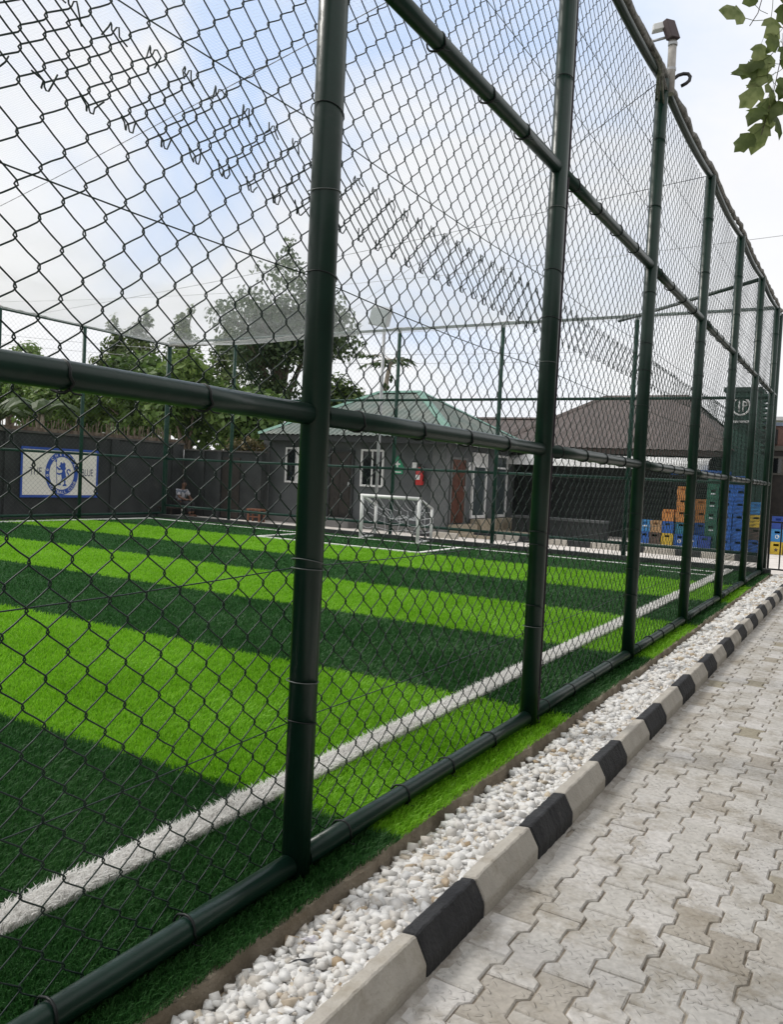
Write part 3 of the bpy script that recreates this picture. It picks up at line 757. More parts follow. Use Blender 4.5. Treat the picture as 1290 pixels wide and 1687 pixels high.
m.build('crest_ring', BLUE, ban)
def glyph(ch, h):
    cu = bpy.data.curves.new('t', 'FONT'); cu.body = ch; cu.size = h; cu.align_x = 'CENTER'; cu.resolution_u = 3
    o = bpy.data.objects.new('t', cu); COL.objects.link(o)
    dg = bpy.context.evaluated_depsgraph_get(); me = o.evaluated_get(dg).to_mesh()
    vs = [v.co.copy() for v in me.vertices]; fs = [list(p.vertices) for p in me.polygons]
    o.evaluated_get(dg).to_mesh_clear(); bpy.data.objects.remove(o); bpy.data.curves.remove(cu); return vs, fs
def flat_text(q, s, y, z, h, depth, squeeze=1.0, m=0):
    vs, fs = glyph(s, h); q.add([(depth, y+v.x*squeeze, z+v.y) for v in vs], fs, m)
q = MB(); flat_text(q, 'THE', 14.72, 1.14, .30, BX+.0235, .72); flat_text(q, 'BLUE', 16.47, 1.14, .30, BX+.0235, .62); q.build('lettering', INK, ban)
q = MB()
def ring_text(s, a0, a1, inward):
    for i, ch in enumerate(s):
        if ch == ' ': continue
        a = a0+(a1-a0)*(i/(len(s)-1)); vs, fs = glyph(ch, .125)
        for v in vs: pass
        ry, rz = (ri_y+ro_y)/2, (ri_z+ro_z)/2
        oy, oz = ry*math.sin(a), rz*math.cos(a); rot = -a if not inward else math.pi-a
        P = []
        for v in vs:
            x, yv = v.x, v.y-.043
            P.append((BX+.031, cy+oy+x*math.cos(rot)-yv*math.sin(rot), cz+oz+x*math.sin(rot)+yv*math.cos(rot)))
        q.add(P, fs)
ring_text('CHELSEA', R(-42), R(62), False); ring_text('FOOTBALL CLUB', R(232), R(118), True)
for dz in (.09, -.07):
    c = [(BX+.031, cy-.487+.035*math.cos(t), cz+dz+.035*math.sin(t)) for t in np.linspace(0, 2*math.pi, 13)[:-1]]; i_ = [(BX+.031, cy-.487+.018*math.cos(t), cz+dz+.018*math.sin(t)) for t in np.linspace(0, 2*math.pi, 13)[:-1]]
    q.add(c+i_, [(k, (k+1) % 12, 12+(k+1) % 12, 12+k) for k in range(12)])
q.build('ring_lettering', CREAM, ban)
# rearing lion with a staff, in blue
q = MB(); LX = BX+.0235
def lp(*pts): q.add([(LX, cy+y, cz+z) for y, z in pts], [tuple(range(len(pts)))])
lp((-.06, .30), (-.02, .33), (.0, .29), (.04, .30), (.06, .34), (.09, .30), (.12, .27), (.11, .20), (.14, .14), (.10, .09), (.02, .08), (-.05, .12), (-.05, .17), (-.10, .19), (-.085, .23), (-.06, .24))
lp((.02, .082), (.10, .088), (.13, 0), (.14, -.10), (.11, -.16), (.0, -.15), (-.02, -.06), (-.01, .02))
lp((-.045, .135), (-.05, .085), (-.12, .10), (-.19, .17), (-.165, .20), (-.11, .155))
lp((-.008, .018), (-.018, -.03), (-.10, -.05), (-.17, -.02), (-.165, .02), (-.10, .0))
lp((-.0, -.152), (.055, -.155), (.02, -.24), (-.03, -.29), (-.03, -.345), (-.15, -.345), (-.15, -.31), (-.09, -.29), (-.04, -.22))
lp((.06, -.155), (.112, -.163), (.135, -.23), (.13, -.30), (.17, -.33), (.17, -.37), (.04, -.37), (.04, -.335), (.085, -.31), (.08, -.24))
for a, b in zip([(.13, -.10), (.19, -.11), (.23, -.06), (.22, 0), (.17, .03), (.18, .10), (.25, .12)], [(.19, -.11), (.23, -.06), (.22, 0), (.17, .03), (.18, .10), (.25, .12), (.29, .06)]):
    d = Vector((b[0]-a[0], b[1]-a[1])); nn = Vector((-d.y, d.x)).normalized()*.02
    lp((a[0]+nn.x, a[1]+nn.y), (a[0]-nn.x, a[1]-nn.y), (b[0]-nn.x, b[1]-nn.y), (b[0]+nn.x, b[1]+nn.y))
lp((-.205, .34), (-.185, .34), (-.15, -.30), (-.17, -.30)); lp((-.24, .33), (-.17, .33), (-.18, .40), (-.225, .40))
q.build('lion_crest', BLUE, ban)

# ------------------------------------------------------------------ green-roofed hut
hut = thing('green_roofed_hut', 'grey hut with green hipped sheet roof standing behind the small goal', 'hut', (0, 0, 0))
HX0, HX1, HY0, HY1, HZ = -15.6, -8.9, 21.2, 26.45, 2.75
m = MB(); m.box(HX0, HX1, HY0, HY1, .10, HZ); m.build('wall', HUTW, hut)
m = MB(); m.box(HX0-.08, HX1+.08, HY0-.08, HY1+.08, -.1, .12); m.build('plinth', mat('plinth', (.14, .14, .135), (.19, .185, .18), rough=.9, scale=4), hut)
for x0, x1, y0, y1 in ((HX1-.42, HX1+.05, HY0-.05, HY0+.18), (HX0-.05, HX0+.2, HY0-.05, HY0+.15)):
    m = MB(); m.box(x0, x1, y0, y1, .12, HZ-.002); m.build('pilaster', mat('pilaster_grey', (.12, .127, .13), (.15, .155, .157), rough=.85), hut)
def hip_roof(parent, ex0, ex1, ey0, ey1, ez, rx0, rx1, ry, rz, mt, capm, pitch=.19, dep=.028):
    """four corrugated slopes and their cap strips"""
    c = [Vector((ex0, ey0, ez)), Vector((ex1, ey0, ez)), Vector((ex1, ey1, ez)), Vector((ex0, ey1, ez))]; ra, rb = Vector((rx0, ry, rz)), Vector((rx1, ry, rz))
    for a, b, t0, t1 in ((c[0], c[1], ra, rb), (c[1], c[2], rb, rb), (c[2], c[3], rb, ra), (c[3], c[0], ra, ra)):
        u = (b-a); L = u.length; u.normalize(); v = (t0-a); v = (v-u*v.dot(u)); H = v.length; v.normalize(); nrm = u.cross(v); nrm = nrm if nrm.z > 0 else -nrm
        s0, s1 = (t0-a).dot(u), (t1-a).dot(u); n = int(L/pitch)*4; q = MB(); vs = []
        for i in range(n+1):
            s = L*i/n; h = H*(s/s0 if s < s0 else (1 if s <= s1 else (L-s)/(L-s1))); o = nrm*(dep*(0, .9, 1, .1)[i % 4])
            for f in (0, .5, 1): vs.append(a+u*s+v*(h*f)+o*(1 if f < 1 else .5))
        q.add(vs, [(3*i+k, 3*i+3+k, 3*i+4+k, 3*i+1+k) for i in range(n) for k in (0, 1)])
        q.build('roof_slope', mt, parent)
    for a, b in ((c[0], ra), (c[1], rb), (c[2], rb), (c[3], ra), (ra, rb)):
        d = (b-a); sd = d.cross(Vector((0, 0, 1))).normalized()*.15; up = Vector((0, 0, .065)); dn = Vector((0, 0, -.03))
        q = MB(); q.add([a-sd+dn+up*.2, a+up, a+sd+dn+up*.2, b-sd+dn+up*.2, b+up, b+sd+dn+up*.2], [(0, 1, 4, 3), (1, 2, 5, 4)]); q.build('ridge_cap', capm, parent)
hip_roof(hut, -15.5, -8.35, 20.65, 27.05, 2.75, -12.95, -11.30, 23.85, 4.40, ROOFG, ROOFGC)
DARKF = mat('dark_fascia', (.03, .032, .034), rough=.7)
m = MB(); m.box(-15.46, -8.40, 20.70, 20.74, 2.56, 2.745); m.box(-15.46, -15.42, 20.745, 27, 2.56, 2.745); m.build('fascia', DARKF, hut)
m = MB(); m.box(-8.44, -8.40, 20.745, 27.0, 2.58, 2.745); m.build('fascia', OFFW, hut)
m = MB(); m.box(-15.41, -8.45, 20.745, 27, 2.70, 2.735); m.build('soffit', DARKF, hut)
def window(parent, x0, x1, z0, z1, y, bars=1, casement=False, mt=None):
    f = MB(); t = .06
    f.box(x0, x1, y-.05, y, z0, z0+t); f.box(x0, x1, y-.05, y, z1-t, z1); f.box(x0, x0+t, y-.05, y, z0+t, z1-t); f.box(x1-t, x1, y-.05, y, z0+t, z1-t)
    for k in range(bars): xc = x0+(x1-x0)*(k+1)/(bars+1); f.box(xc-.022, xc+.022, y-.045, y-.012, z0+t, z1-t)
    if casement: f.obox((x1+.11, y-.17, (z0+z1)/2), (.16, -.16, 0), (.02, .02, 0), (0, 0, (z1-z0)/2))
    w = f.build('window', mt or WHITEP, parent); g = MB(); g.box(x0+t, x1-t, y-.012, y+.002, z0+t, z1-t); g.build('pane', GLASS, w)
window(hut, -11.80, -10.98, 1.23, 2.37, HY0-.002); window(hut, -14.72, -14.25, 1.22, 2.36, HY0-.002, 0, True)
def door(name, parent, mt, p0, p1, z0, z1, axis, pos, frame=None, glazed=False):
    """door leaf with frame on a wall plane (axis 'y' = wall facing -y, 'x' = wall facing +x)"""
    def bx(q, a, b, d0, d1, za, zb): q.box(a, b, pos-d1, pos-d0, za, zb) if axis == 'y' else q.box(pos+d0, pos+d1, a, b, za, zb)
    d = MB(); t = .07
    if not glazed:
        bx(d, p0+t, p1-t, .002, .03, z0, z1-t)
        n = 4
        for k in range(n):
            za = z0+.1+(z1-z0-.25)*k/n; zb = za+(z1-z0-.25)/n-.08
            for s in (0, 1):
                a = p0+t+.07+s*(p1-p0-2*t-.06)/2; b = a+(p1-p0-2*t-.14)/2-.04
                if b > a+.05: bx(d, a, b, .031, .045, za, zb)
    o = d.build(name, mt, parent) if not glazed else None
    f = MB(); bx(f, p0, p0+t, .001, .06, z0, z1); bx(f, p1-t, p1, .001, .06, z0, z1); bx(f, p0+t, p1-t, .001, .06, z1-t, z1)
    if glazed:
        bx(f, p0+t, p1-t, .001, .06, z0, z0+.09); zm = z0+(z1-z0)*.78; bx(f, p0+t, p1-t, .001, .06, zm, zm+.06)
        o = f.build(name, frame, parent); g = MB(); bx(g, p0+t, p1-t, .001, .02, z0+.09, zm); g.build('pane', GLASSG, o)
        g = MB(); bx(g, p0+t, p1-t, .001, .02, zm+.06, z1-t); g.build('transom_pane', mt, o)
        h = MB(); bx(h, p0+.015, p0+.055, .061, .10, z0+.9, z0+1.05); h.build('handle', GREYM, o)
    else:
        f.build('door_frame', frame or DARKF, o); h = MB(); bx(h, p1-t-.1, p1-t-.06, .046, .09, z0+.95, z0+1.1); h.build('handle', GREYM, o)
door('door', hut, DOORD, -13.0, -12.05, .24, 2.32, 'y', HY0); door('carved_door', hut, DOORB, 21.5, 22.55, .28, 2.24, 'x', HX1, mat('door_lining', (.15, .155, .155), rough=.8))
door('glazed_door', hut, OFFW, 23.0, 24.05, .40, 2.44, 'x', HX1, WHITEP, True); door('glazed_door', hut, GLASSG, 24.75, 25.75, .40, 2.44, 'x', HX1, WHITEP, True)
STEPM = mat('tan_step', (.36, .30, .22), (.44, .38, .29), rough=.9, scale=5)
for a, b, z in ((21.4, 22.7, .25), (22.9, 24.1, .38), (24.6, 25.85, .38)):
    m = MB(); m.box(HX1+.085, HX1+.42, a, b, -.1, z); m.build('step', STEPM, hut)
m = MB(); m.box(-13.15, -11.9, HY0-.45, HY0-.085, -.1, .22); m.build('step', bpy.data.materials['plinth'], hut)
m = MB(); m.box(HX1+.002, HX1+.03, 22.72, 22.86, 1.85, 2.12); m.build('number_plate', WHITEP, hut)
m = MB(); m.box(HX1+.1, HX1+1.5, 21.3, 26.6, -.1, .02); tag(m.build('entrance_apron', STEPM, yard), kind='structure')

ext = thing('fire_extinguisher', 'red fire extinguisher hanging on the grey hut wall', 'extinguisher', (-9.66, HY0-.14, 1.36))
q = MB(); q.tube([(0, 0, 0), (0, 0, .03), (0, 0, .40), (0, 0, .47), (0, 0, .52)], [.10, .125, .125, .08, .05], 14); q.build('cylinder', RED, ext, smooth=True)
q = MB(); q.tube([(0, 0, .52), (0, 0, .60)], .03, 8); q.box(-.08, .09, -.015, .015, .60, .625); q.build('valve_lever', BLACKM, ext)
q = MB(); q.tube([(.03, 0, .58), (.14, -.02, .52), (.16, -.02, .25), (.13, -.03, .12)], .016, 6); q.build('hose', BLACKM, ext, smooth=True)
q = MB(); q.box(-.03, .03, .10, .13, .30, .55); q.build('wall_bracket', GREYM, ext)
q = MB(); q.quad((-.07, -.127, .16), (.07, -.127, .16), (.07, -.127, .30), (-.07, -.127, .30)); q.build('paper_label', WHITEP, ext)
sg = thing('triangle_sign', 'green triangular safety sign beside the fire extinguisher', 'sign', (-10.5, HY0-.03, 1.66))
q = MB(); q.prism([(-.27, 0, .14), (.27, 0, .14), (0, 0, .56)], (0, .02, 0)); q.build('sign_plate', SIGNG, sg)
q = MB(); q.box(-.19, .19, 0, .02, 0, .12); q.build('lower_plate', SIGNG, sg)
q = MB(); q.prism([(-.025, -.004, .20), (.025, -.004, .20), (.025, -.004, .40), (-.025, -.004, .40)], (0, .003, 0)); q.prism([(-.10, -.008, .27), (.10, -.008, .27), (.10, -.008, .32), (-.10, -.008, .32)], (0, .003, 0)); q.box(-.14, .14, -.004, -.001, .04, .075); q.build('white_mark', WHITEP, sg)
sw = tag(MB().box(-9.98, -9.84, HY0-.05, HY0-.002, 1.85, 2.02).build('paper_notice', WHITEP), 'small white paper notice left of the fire extinguisher', 'notice')

# ------------------------------------------------------------------ brown-roofed building
bb = thing('brown_roofed_building', 'long dark building with big brown hipped roof and white canopy', 'building', (0, 0, 0))
m = MB(); m.box(-9.7, -2.35, 27.3, 34.6, -.1, 2.82); m.build('wall', WALLD, bb)
hip_roof(bb, -10.1, -2.0, 26.7, 35.2, 2.84, -7.25, -4.2, 31, 4.98, ROOFB, ROOFB, .25, .02)
m = MB(); m.box(-10.0, -2.1, 26.76, 26.80, 2.66, 2.83); m.build('fascia', mat('brown_fascia', (.05, .035, .03), rough=.7), bb)
q = MB(); prof = [(26.70, 2.60), (26.30, 2.57), (25.95, 2.50), (25.72, 2.38), (25.62, 2.18)]; xs = np.linspace(-9.6, -2.55, 30); vs = []
for i, x in enumerate(xs):
    t = max(0, (x+3.3)/.75); k = 1-.55*t*t
    for yv, z in prof: vs.append((x, 26.7+(yv-26.7)*k, 2.60+(z-2.60)*(1 if t < .01 else 1)+.008*(i % 2)))
q.add(vs, [(5*i+j, 5*i+j+1, 5*i+6+j, 5*i+5+j) for i in range(29) for j in range(4)]); q.build('canopy', OFFW, bb)
for k in range(6):
    x = -9.2+1.32*k; m = MB(); m.box(x, x+.14, 27.24, 27.298, -.1, 2.65); m.build('pilaster', mat('wall_pilaster', (.02, .023, .024), rough=.8) if k == 0 else bpy.data.materials['wall_pilaster'], bb)
b2 = thing('low_brown_roof_house', 'low house with brown roof behind the green-roofed hut', 'house', (0, 0, 0))
m = MB(); m.box(-17.5, -10.4, 31, 36, -.1, 2.9); m.build('wall', WALLD, b2); hip_roof(b2, -17.9, -9.2, 30.4, 36.6, 2.92, -14.3, -9.9, 33.5, 4.35, ROOFB, ROOFB, .25, .02)
ben = thing('low_planter_wall', 'long low dark planter box in front of the brown-roofed building', 'planter', (0, 0, 0))
m = MB(); m.box(-8.1, -5.15, 24.5, 25.1, -.1, .46); m.build('box_wall', WALLD, ben); m = MB(); m.box(-8.14, -5.11, 24.46, 25.14, .463, .53); m.build('ledge', mat('ledge_grey', (.07, .075, .077), (.1, .105, .107), rough=.8), ben)

# yard kerb: low black and white stones
yk = thing('yard_kerb', 'row of low black and white kerb stones in the yard behind the goal', 'kerb', (0, 0, 0))
ksb, ksw = kerb_mesh('kerb_stone', .62, KBLACK, 90), kerb_mesh('kerb_stone', .78, KWHITE, 91)
x = -9.4; bl = True
while x < -.6:
    L = .62 if bl else .78; link('black_kerb_stone' if bl else 'white_kerb_stone', ksb if bl else ksw, yk, (x+L, 21.45 if x > -8.3 else 20.4, 0), R(90)); x += L; bl = not bl

# ------------------------------------------------------------------ crates
CM = {k: mat('crate_'+k, c, c2, rough=.5, scale=7, obj=True) for k, c, c2 in (
    ('blue', (.015, .09, .36), (.02, .12, .44)), ('light_blue', (.03, .19, .46), (.05, .25, .52)), ('teal', (.015, .16, .26), (.02, .2, .32)), ('orange', (.50, .19, .04), (.58, .25, .07)),
    ('tan', (.36, .21, .10), (.42, .26, .13)), ('brown', (.07, .045, .035), (.1, .065, .05)), ('yellow', (.58, .40, .03), (.66, .47, .05)), ('green', (.012, .11, .062), (.02, .15, .085)), ('dark_blue', (.012, .05, .25), (.02, .06, .3)))}
CW, CD, CH = .345, .46, .355
def crate_mesh(mt, mark=None):
    q = MB(); w, d, h, t = CW/2-.006, CD-.01, CH-.006, .02
    # front: rails and posts round a hand-hole
    q.box(-w, w, 0, t, 0, h*.66); q.box(-w, -w*.42, 0, t, h*.66, h*.84); q.box(w*.42, w, 0, t, h*.66, h*.84); q.box(-w, w, 0, t, h*.84, h)
    q.box(-w, w, d-t, d, 0, h); q.box(-w, -w+t, t, d-t, 0, h); q.box(w-t, w, t, d-t, 0, h); q.box(-w+t, w-t, t, d-t, 0, t)
    for x in (-w, w-.03): q.box(x, x+.03, -.010, -.0005, 0, h)          # corner ribs
    q.box(-w+.03, w-.03, -.010, -.0005, h*.92, h); q.box(-w+.03, w-.03, -.008, -.0005, 0, h*.06)
    if mark == 'star':
        P = [((.062 if k % 2 == 0 else .026)*math.sin(k*math.pi/5), -.006, h*.36+(.062 if k % 2 == 0 else .026)*math.cos(k*math.pi/5)) for k in range(10)]; q.prism(P, (0, .005, 0), 1)
    if mark == 'swirl':
        c = [(.055*math.cos(a)*(1-.06*a), -.004, h*.38+.06*math.sin(a)*(1-.06*a)) for a in np.linspace(0, 7.5, 14)]; q.tube(c, .011, 5, 1)
    if mark == 'bar': q.box(-.06, .06, -.006, -.001, h*.45, h*.55, 1)
    return q.mesh('crate', [mt, {'star': bpy.data.materials['crate_brown'], None: WHITEP}.get(mark, WHITEP)])
CMESH = {}
NUM = ['bottom', 'second from bottom', 'third from bottom', 'fourth from bottom', 'fifth from bottom', 'sixth from bottom']
def stack(x, y, items, where, z=-.07, rz=0):
    for i, it in enumerate(items):
        c, mk = it if isinstance(it, tuple) else (it, None)
        if (c, mk) not in CMESH: CMESH[(c, mk)] = crate_mesh(CM[c], mk)
        o = link('plastic_crate', CMESH[(c, mk)], None, (x+random.gauss(0, .008), y+random.gauss(0, .01), z+CH*i), rz+random.gauss(0, .02))
        pos = 'only crate' if len(items) == 1 else ('top' if i == len(items)-1 else NUM[i])
        ex = {'star': ' with star mark', 'swirl': ' with white swirl', 'bar': ' with white label', None: ''}[mk]
        tag(o, f"{c.replace('_', ' ')} plastic crate{ex}, {pos} of the {where}", 'crate', 'plastic crates stacked in the yard')
YC = 25.3
stack(-4.10, YC, ['blue', ('light_blue', 'bar')], 'leftmost stack in the yard')
stack(-3.77, YC-.05, ['brown', 'tan'], 'brown and tan stack')
stack(-3.43, YC, ['yellow', 'blue', 'orange'], 'stack with a yellow base')
stack(-3.06, YC+.05, [('blue', 'swirl'), 'teal', 'orange', 'orange', 'orange'], 'tall orange-topped stack')
stack(-2.71, YC-.06, [('blue', 'bar')], 'spot behind the fourth post')
stack(-2.60, YC+.5, ['blue', 'blue', 'orange', 'orange'], 'orange stack by the green crates')
stack(-2.36, YC-.1, [('dark_blue')], 'low spot before the green stack')
stack(-2.22, YC+.05, [('green', 'bar')]*6, 'tall green stack')
stack(-1.86, YC+.10, [('green')]*6, 'green stack beside the blue crates')
stack(-1.73, YC-.65, ['blue']*6, 'left tall blue stack'); stack(-1.385, YC-.65, ['blue']*6, 'right tall blue stack')
stack(-.98, YC-.3, ['blue', 'brown', 'yellow', 'light_blue'], 'mixed stack next to the tall blue crates')
stack(-.42, 25.0, [('yellow', 'star'), ('light_blue', 'swirl'), 'dark_blue'], 'stack behind the gate')
stack(-.04, 25.0, [('light_blue', 'bar'), 'brown', 'blue'], 'stack behind the gate bar'); stack(.31, 25.0, ['blue', 'light_blue', 'blue'], 'third stack seen through the gate')
tag(MB().box(-3.6, -1.95, 26.0, 26.7, 2.05, 2.22).build('blue_tarpaulin', CM['blue']), 'folded blue tarpaulin laid along a shelf over the crates', 'tarpaulin')
sh = thing('storage_shelf', 'dark steel shelf frame standing behind the crate stacks', 'shelf', (0, 0, 0))
for x in (-3.58, -1.98):
    for yv in (26.05, 26.65): m = MB(); m.box(x-.025, x+.025, yv-.025, yv+.025, -.1, 2.0); m.build('leg', BLACKM, sh)
m = MB(); m.box(-3.65, -1.9, 25.98, 26.72, 2.002, 2.045); m.build('shelf_board', BLACKM, sh)

# ------------------------------------------------------------------ green sheet tower with a round white mark
tw = thing('green_sheet_tower', 'tall dark green sheet-clad tower with round white mark behind the crates', 'tower', (0, 0, 0))
m = MB(); x = -2.28
while x < -1.33:
    m.box(x, x+.075, 26.9, 28.2, -.1, 4.66); m.box(x+.075, x+.11, 26.93, 28.2, -.1, 4.64); x += .11
m.build('cladding', GREENT, tw); m = MB(); m.box(-2.34, -1.27, 26.84, 28.26, 4.662, 4.80); m.build('cap_beam', mat('cap_green', (.016, .04, .032), rough=.6), tw)
q = MB(); c0 = (-1.83, 26.885, 4.22)
q.tube([(c0[0]+.25*math.cos(a), c0[1], c0[2]+.26*math.sin(a)) for a in np.linspace(0, 2*math.pi, 25)[:-1]], .030, 6, closed=True); q.tube([(c0[0]-.05, c0[1], c0[2]-.17), (c0[0]-.05, c0[1], c0[2]+.17)], .028, 6)
q.tube([(c0[0]+.06, c0[1], c0[2]-.17), (c0[0]+.06, c0[1], c0[2]+.17)], .024, 6); q.tube([(c0[0]+.06, c0[1], c0[2]+.15), (c0[0]+.15, c0[1], c0[2]+.12), (c0[0]+.16, c0[1], c0[2]+.03), (c0[0]+.07, c0[1], c0[2])], .02, 6); q.build('round_mark', OFFW, tw, smooth=True)
m = MB(); m.box(-2.1, -1.55, 26.87, 26.895, 3.72, 3.79); m.build('white_stripe', OFFW, tw)
lv = thing('louvred_screen', 'stack of dark green louvre slats beside the green tower', 'screen', (0, 0, 0))
for k in range(12): m = MB(); m.obox((-1.08, 27.0, 4.55-.15*k), (.15, 0, 0), (0, .05, -.02), (0, .012, .032)); m.build('slat', GREENT, lv)
for x in (-1.24, -.92): m = MB(); m.box(x-.025, x+.025, 26.94, 27.06, -.1, 4.72); m.build('upright', GREENT, lv)
m = MB(); m.box(-1.21, -.95, 26.98, 27.02, -.1, 2.78); m.build('lower_panel', GREENT, lv)

# ------------------------------------------------------------------ building and gate at the end of the path
eb = thing('tiled_building', 'brown-topped building with dark shutters at the end of the path', 'building', (0, 0, 0))
m = MB(); m.box(-1.3, 7, 28.0, 33, -.1, 2.95); m.build('wall', mat('brown_black_wall', (.028, .024, .022), (.042, .037, .034), rough=.7, scale=3), eb)
m = MB(); m.box(-1.42, 7.1, 27.9, 33, 2.953, 3.10); m.build('lintel', mat('grey_lintel', (.09, .085, .075), (.12, .115, .1), rough=.8), eb)
m = MB(); m.box(-1.35, 7, 28.02, 33, 3.103, 3.72); m.build('brown_band', mat('brown_band', (.15, .085, .07), (.19, .115, .095), rough=.8, scale=6), eb)
m = MB(); m.box(-1.4, 7.05, 27.96, 33, 3.723, 3.83); m.build('blue_coping', mat('blue_grey_coping', (.22, .27, .36), rough=.6), eb)
m = MB(); m.box(-1.12, -.86, 27.82, 28.015, 3.15, 3.6); m.build('vent_box', BLACKM, eb)
for k in range(5):
    x = -1.06+1.05*k; window(eb, x, x+.42, 2.2, 2.78, 27.998, 0, mt=bpy.data.materials['grey_lintel']); window(eb, x+.5, x+.92, 2.2, 2.78, 27.998, 0, mt=bpy.data.materials['grey_lintel'])
for k in range(4): m = MB(); m.box(-1.1+1.05*k, -.25+1.05*k, 27.96, 27.998, -.05, 2.1); m.build('shutter', DOORD, eb)
tag(MB().box(-.98, -.82, 26.5, 26.56, .9, 2.1).build('teal_board', mat('teal_board', (.03, .22, .25), rough=.6)), 'upright teal board leaning behind the crates by the gate', 'board')
ob = thing('pale_house', 'pale green house showing above the brown-topped building', 'house', (0, 0, 0))
m = MB(); m.box(-3.2, 8, 36, 42, -.1, 4.55); m.build('wall', mat('pale_green_wall', (.35, .38, .27), (.42, .45, .33), rough=.9), ob); m = MB(); m.box(-3.3, 8.1, 35.9, 42.1, 4.553, 4.7); m.build('parapet', OFFW, ob)
window(ob, -1.6, -.8, 3.9, 4.4, 35.998)
gate = thing('low_gate', 'low black steel bar gate at the end of the paved path', 'gate', (0, 0, 0))
GY = 18.45
for x in (.04, 1.95): m = MB(); m.box(x-.02, x+.02, GY-.02, GY+.02, -.05, 1.18); m.build('gate_frame', BLACKM, gate)
for z in (.05, 1.02, 1.16): m = MB(); m.box(.06, 1.93, GY-.015, GY+.015, z-.016, z+.016); m.build('cross_bar', BLACKM, gate)
for k in range(1, 9): m = MB(); m.box(.04+.212*k-.013, .04+.212*k+.013, GY-.013, GY+.013, .066, 1.004); m.build('bar', BLACKM, gate)
for x, lab in ((.09-.20+.02, 'slim dark green gate post beside the fence corner'), (2.03, 'slim dark gate post on the outer side of the path')):
    tag(MB().box(x-.045, x+.045, GY+.10, GY+.19, -.1, 3.05).build('gate_post', PAINT), lab, 'post')

# ------------------------------------------------------------------ floodlights
f1 = thing('floodlight', 'grey square floodlight on a pole behind the far fence', 'floodlight', (-9.72, 18.75, 0))
bar('pole', (.02, 0, -.1), (.02, 0, 5.45), .045, f1, GREYM); q = MB(); q.obox((-.10, -.02, 5.83), (.27, .02, -.06), (.02, .08, .03), (.05, 0, .24)); q.build('lamp_housing', GREYM, f1, bevel=.02)
q = MB(); q.obox((-.115, -.108, 5.80), (.235, .018, -.052), (.001, .006, .002), (.043, 0, .205)); q.build('lamp_glass', mat('lamp_glass', (.42, .46, .47), rough=.2), f1); bar('bracket', (.02, 0, 5.45), (.0, 0, 5.7), .02, f1, GREYM)
f2 = thing('floodlight', 'floodlight on short weathered pole clamped to the third post head of the near fence', 'floodlight', (.10, 7.56, 0))
bar('pole', (-.045, .0, 5.08), (-.055, .02, 5.58), .036, f2, WOODP, 12)
for z in (5.30, 5.52): q = MB(); q.tube([(-.05, .012, z-.012), (-.05, .012, z+.012)], .041, 12); q.build('pole_band', GREYM, f2)
q = MB(); q.obox((-.075, .0, 5.64), (.034, -.03, 0), (.03, .034, 0), (-.03, 0, .085)); q.build('ballast_box', mat('red_brown_box', (.04, .026, .03), (.065, .042, .045), rough=.6), f2, bevel=.006)
q = MB(); q.obox((-.175, -.0, 5.69), (.055, .02, .012), (-.015, .035, 0), (0, 0, .030)); q.build('side_box', WHITEP, f2, bevel=.005)
q = MB(); q.obox((-.335, .06, 5.60), (.125, .0, -.225), (.0, .11, .0), (.020, 0, .012)); q.build('lamp_housing', GREYM, f2, bevel=.008)
q = MB(); q.obox((-.359, .06, 5.586), (.108, .0, -.196), (.0, .092, .0), (.004, 0, .0025)); q.build('lamp_glass', bpy.data.materials['lamp_glass'], f2)
bar('bracket', (-.06, .02, 5.60), (-.31, .06, 5.61), .012, f2, GREYM)

# ------------------------------------------------------------------ seated person
pe = thing('person', 'person in a light patterned shirt sitting with arms folded before the dark wall', 'person', (-17.95, 19.75, -.07))
def skin(name, verts, edges, radii, mt, parent, root=0, sub=1):
    me = bpy.data.meshes.new(name); me.from_pydata(verts, edges, []); me.materials.append(mt)
    o = link(name, me, parent); md = o.modifiers.new('Skin', 'SKIN'); md.use_smooth_shade = True
    for i, r in enumerate(radii): me.skin_vertices[0].data[i].radius = (r, r) if isinstance(r, float) else r; me.skin_vertices[0].data[i].use_root = (i == root)
    s = o.modifiers.new('Sub', 'SUBSURF'); s.levels = sub; s.render_levels = sub; return o
SKINM = mat('brown_skin', (.12, .06, .038), (.16, .085, .055), rough=.5, obj=True); HAIR = mat('black_hair', (.008, .007, .007), rough=.8)
SHIRT = mat('patterned_shirt', (.12, .14, .18), (.42, .42, .45), rough=.85, scale=9, contrast=(.46, .52), obj=True); TROU = mat('dark_trousers', (.018, .018, .022), (.03, .03, .034), rough=.9, obj=True)
# leaning forward, seated facing +x, elbows on the knees
vb = [(0, 0, .42), (.02, 0, .60), (.10, 0, .80), (.13, 0, .90), (.145, 0, .97), (.17, 0, 1.05), (.18, 0, 1.13),
      (.11, .17, .84), (.20, .24, .64), (.40, .14, .56), (.47, .07, .56), (.11, -.17, .84), (.20, -.24, .64), (.40, -.14, .56), (.47, -.07, .56),
      (.05, .10, .42), (.48, .14, .46), (.46, .14, .10), (.05, -.10, .42), (.50, -.14, .46), (.62, -.14, .10)]
eb_ = [(0, 1), (1, 2), (2, 3), (3, 4), (4, 5), (5, 6), (2, 7), (7, 8), (8, 9), (9, 10), (2, 11), (11, 12), (12, 13), (13, 14), (0, 15), (15, 16), (16, 17), (0, 18), (18, 19), (19, 20)]
rb_ = [(.13, .15), (.12, .15), (.11, .15), .055, .055, (.085, .08), .06, .055, .045, .036, .03, .055, .045, .036, .03, .09, .07, .045, .09, .07, .045]
skin('body', vb, eb_, rb_, SKINM, pe)
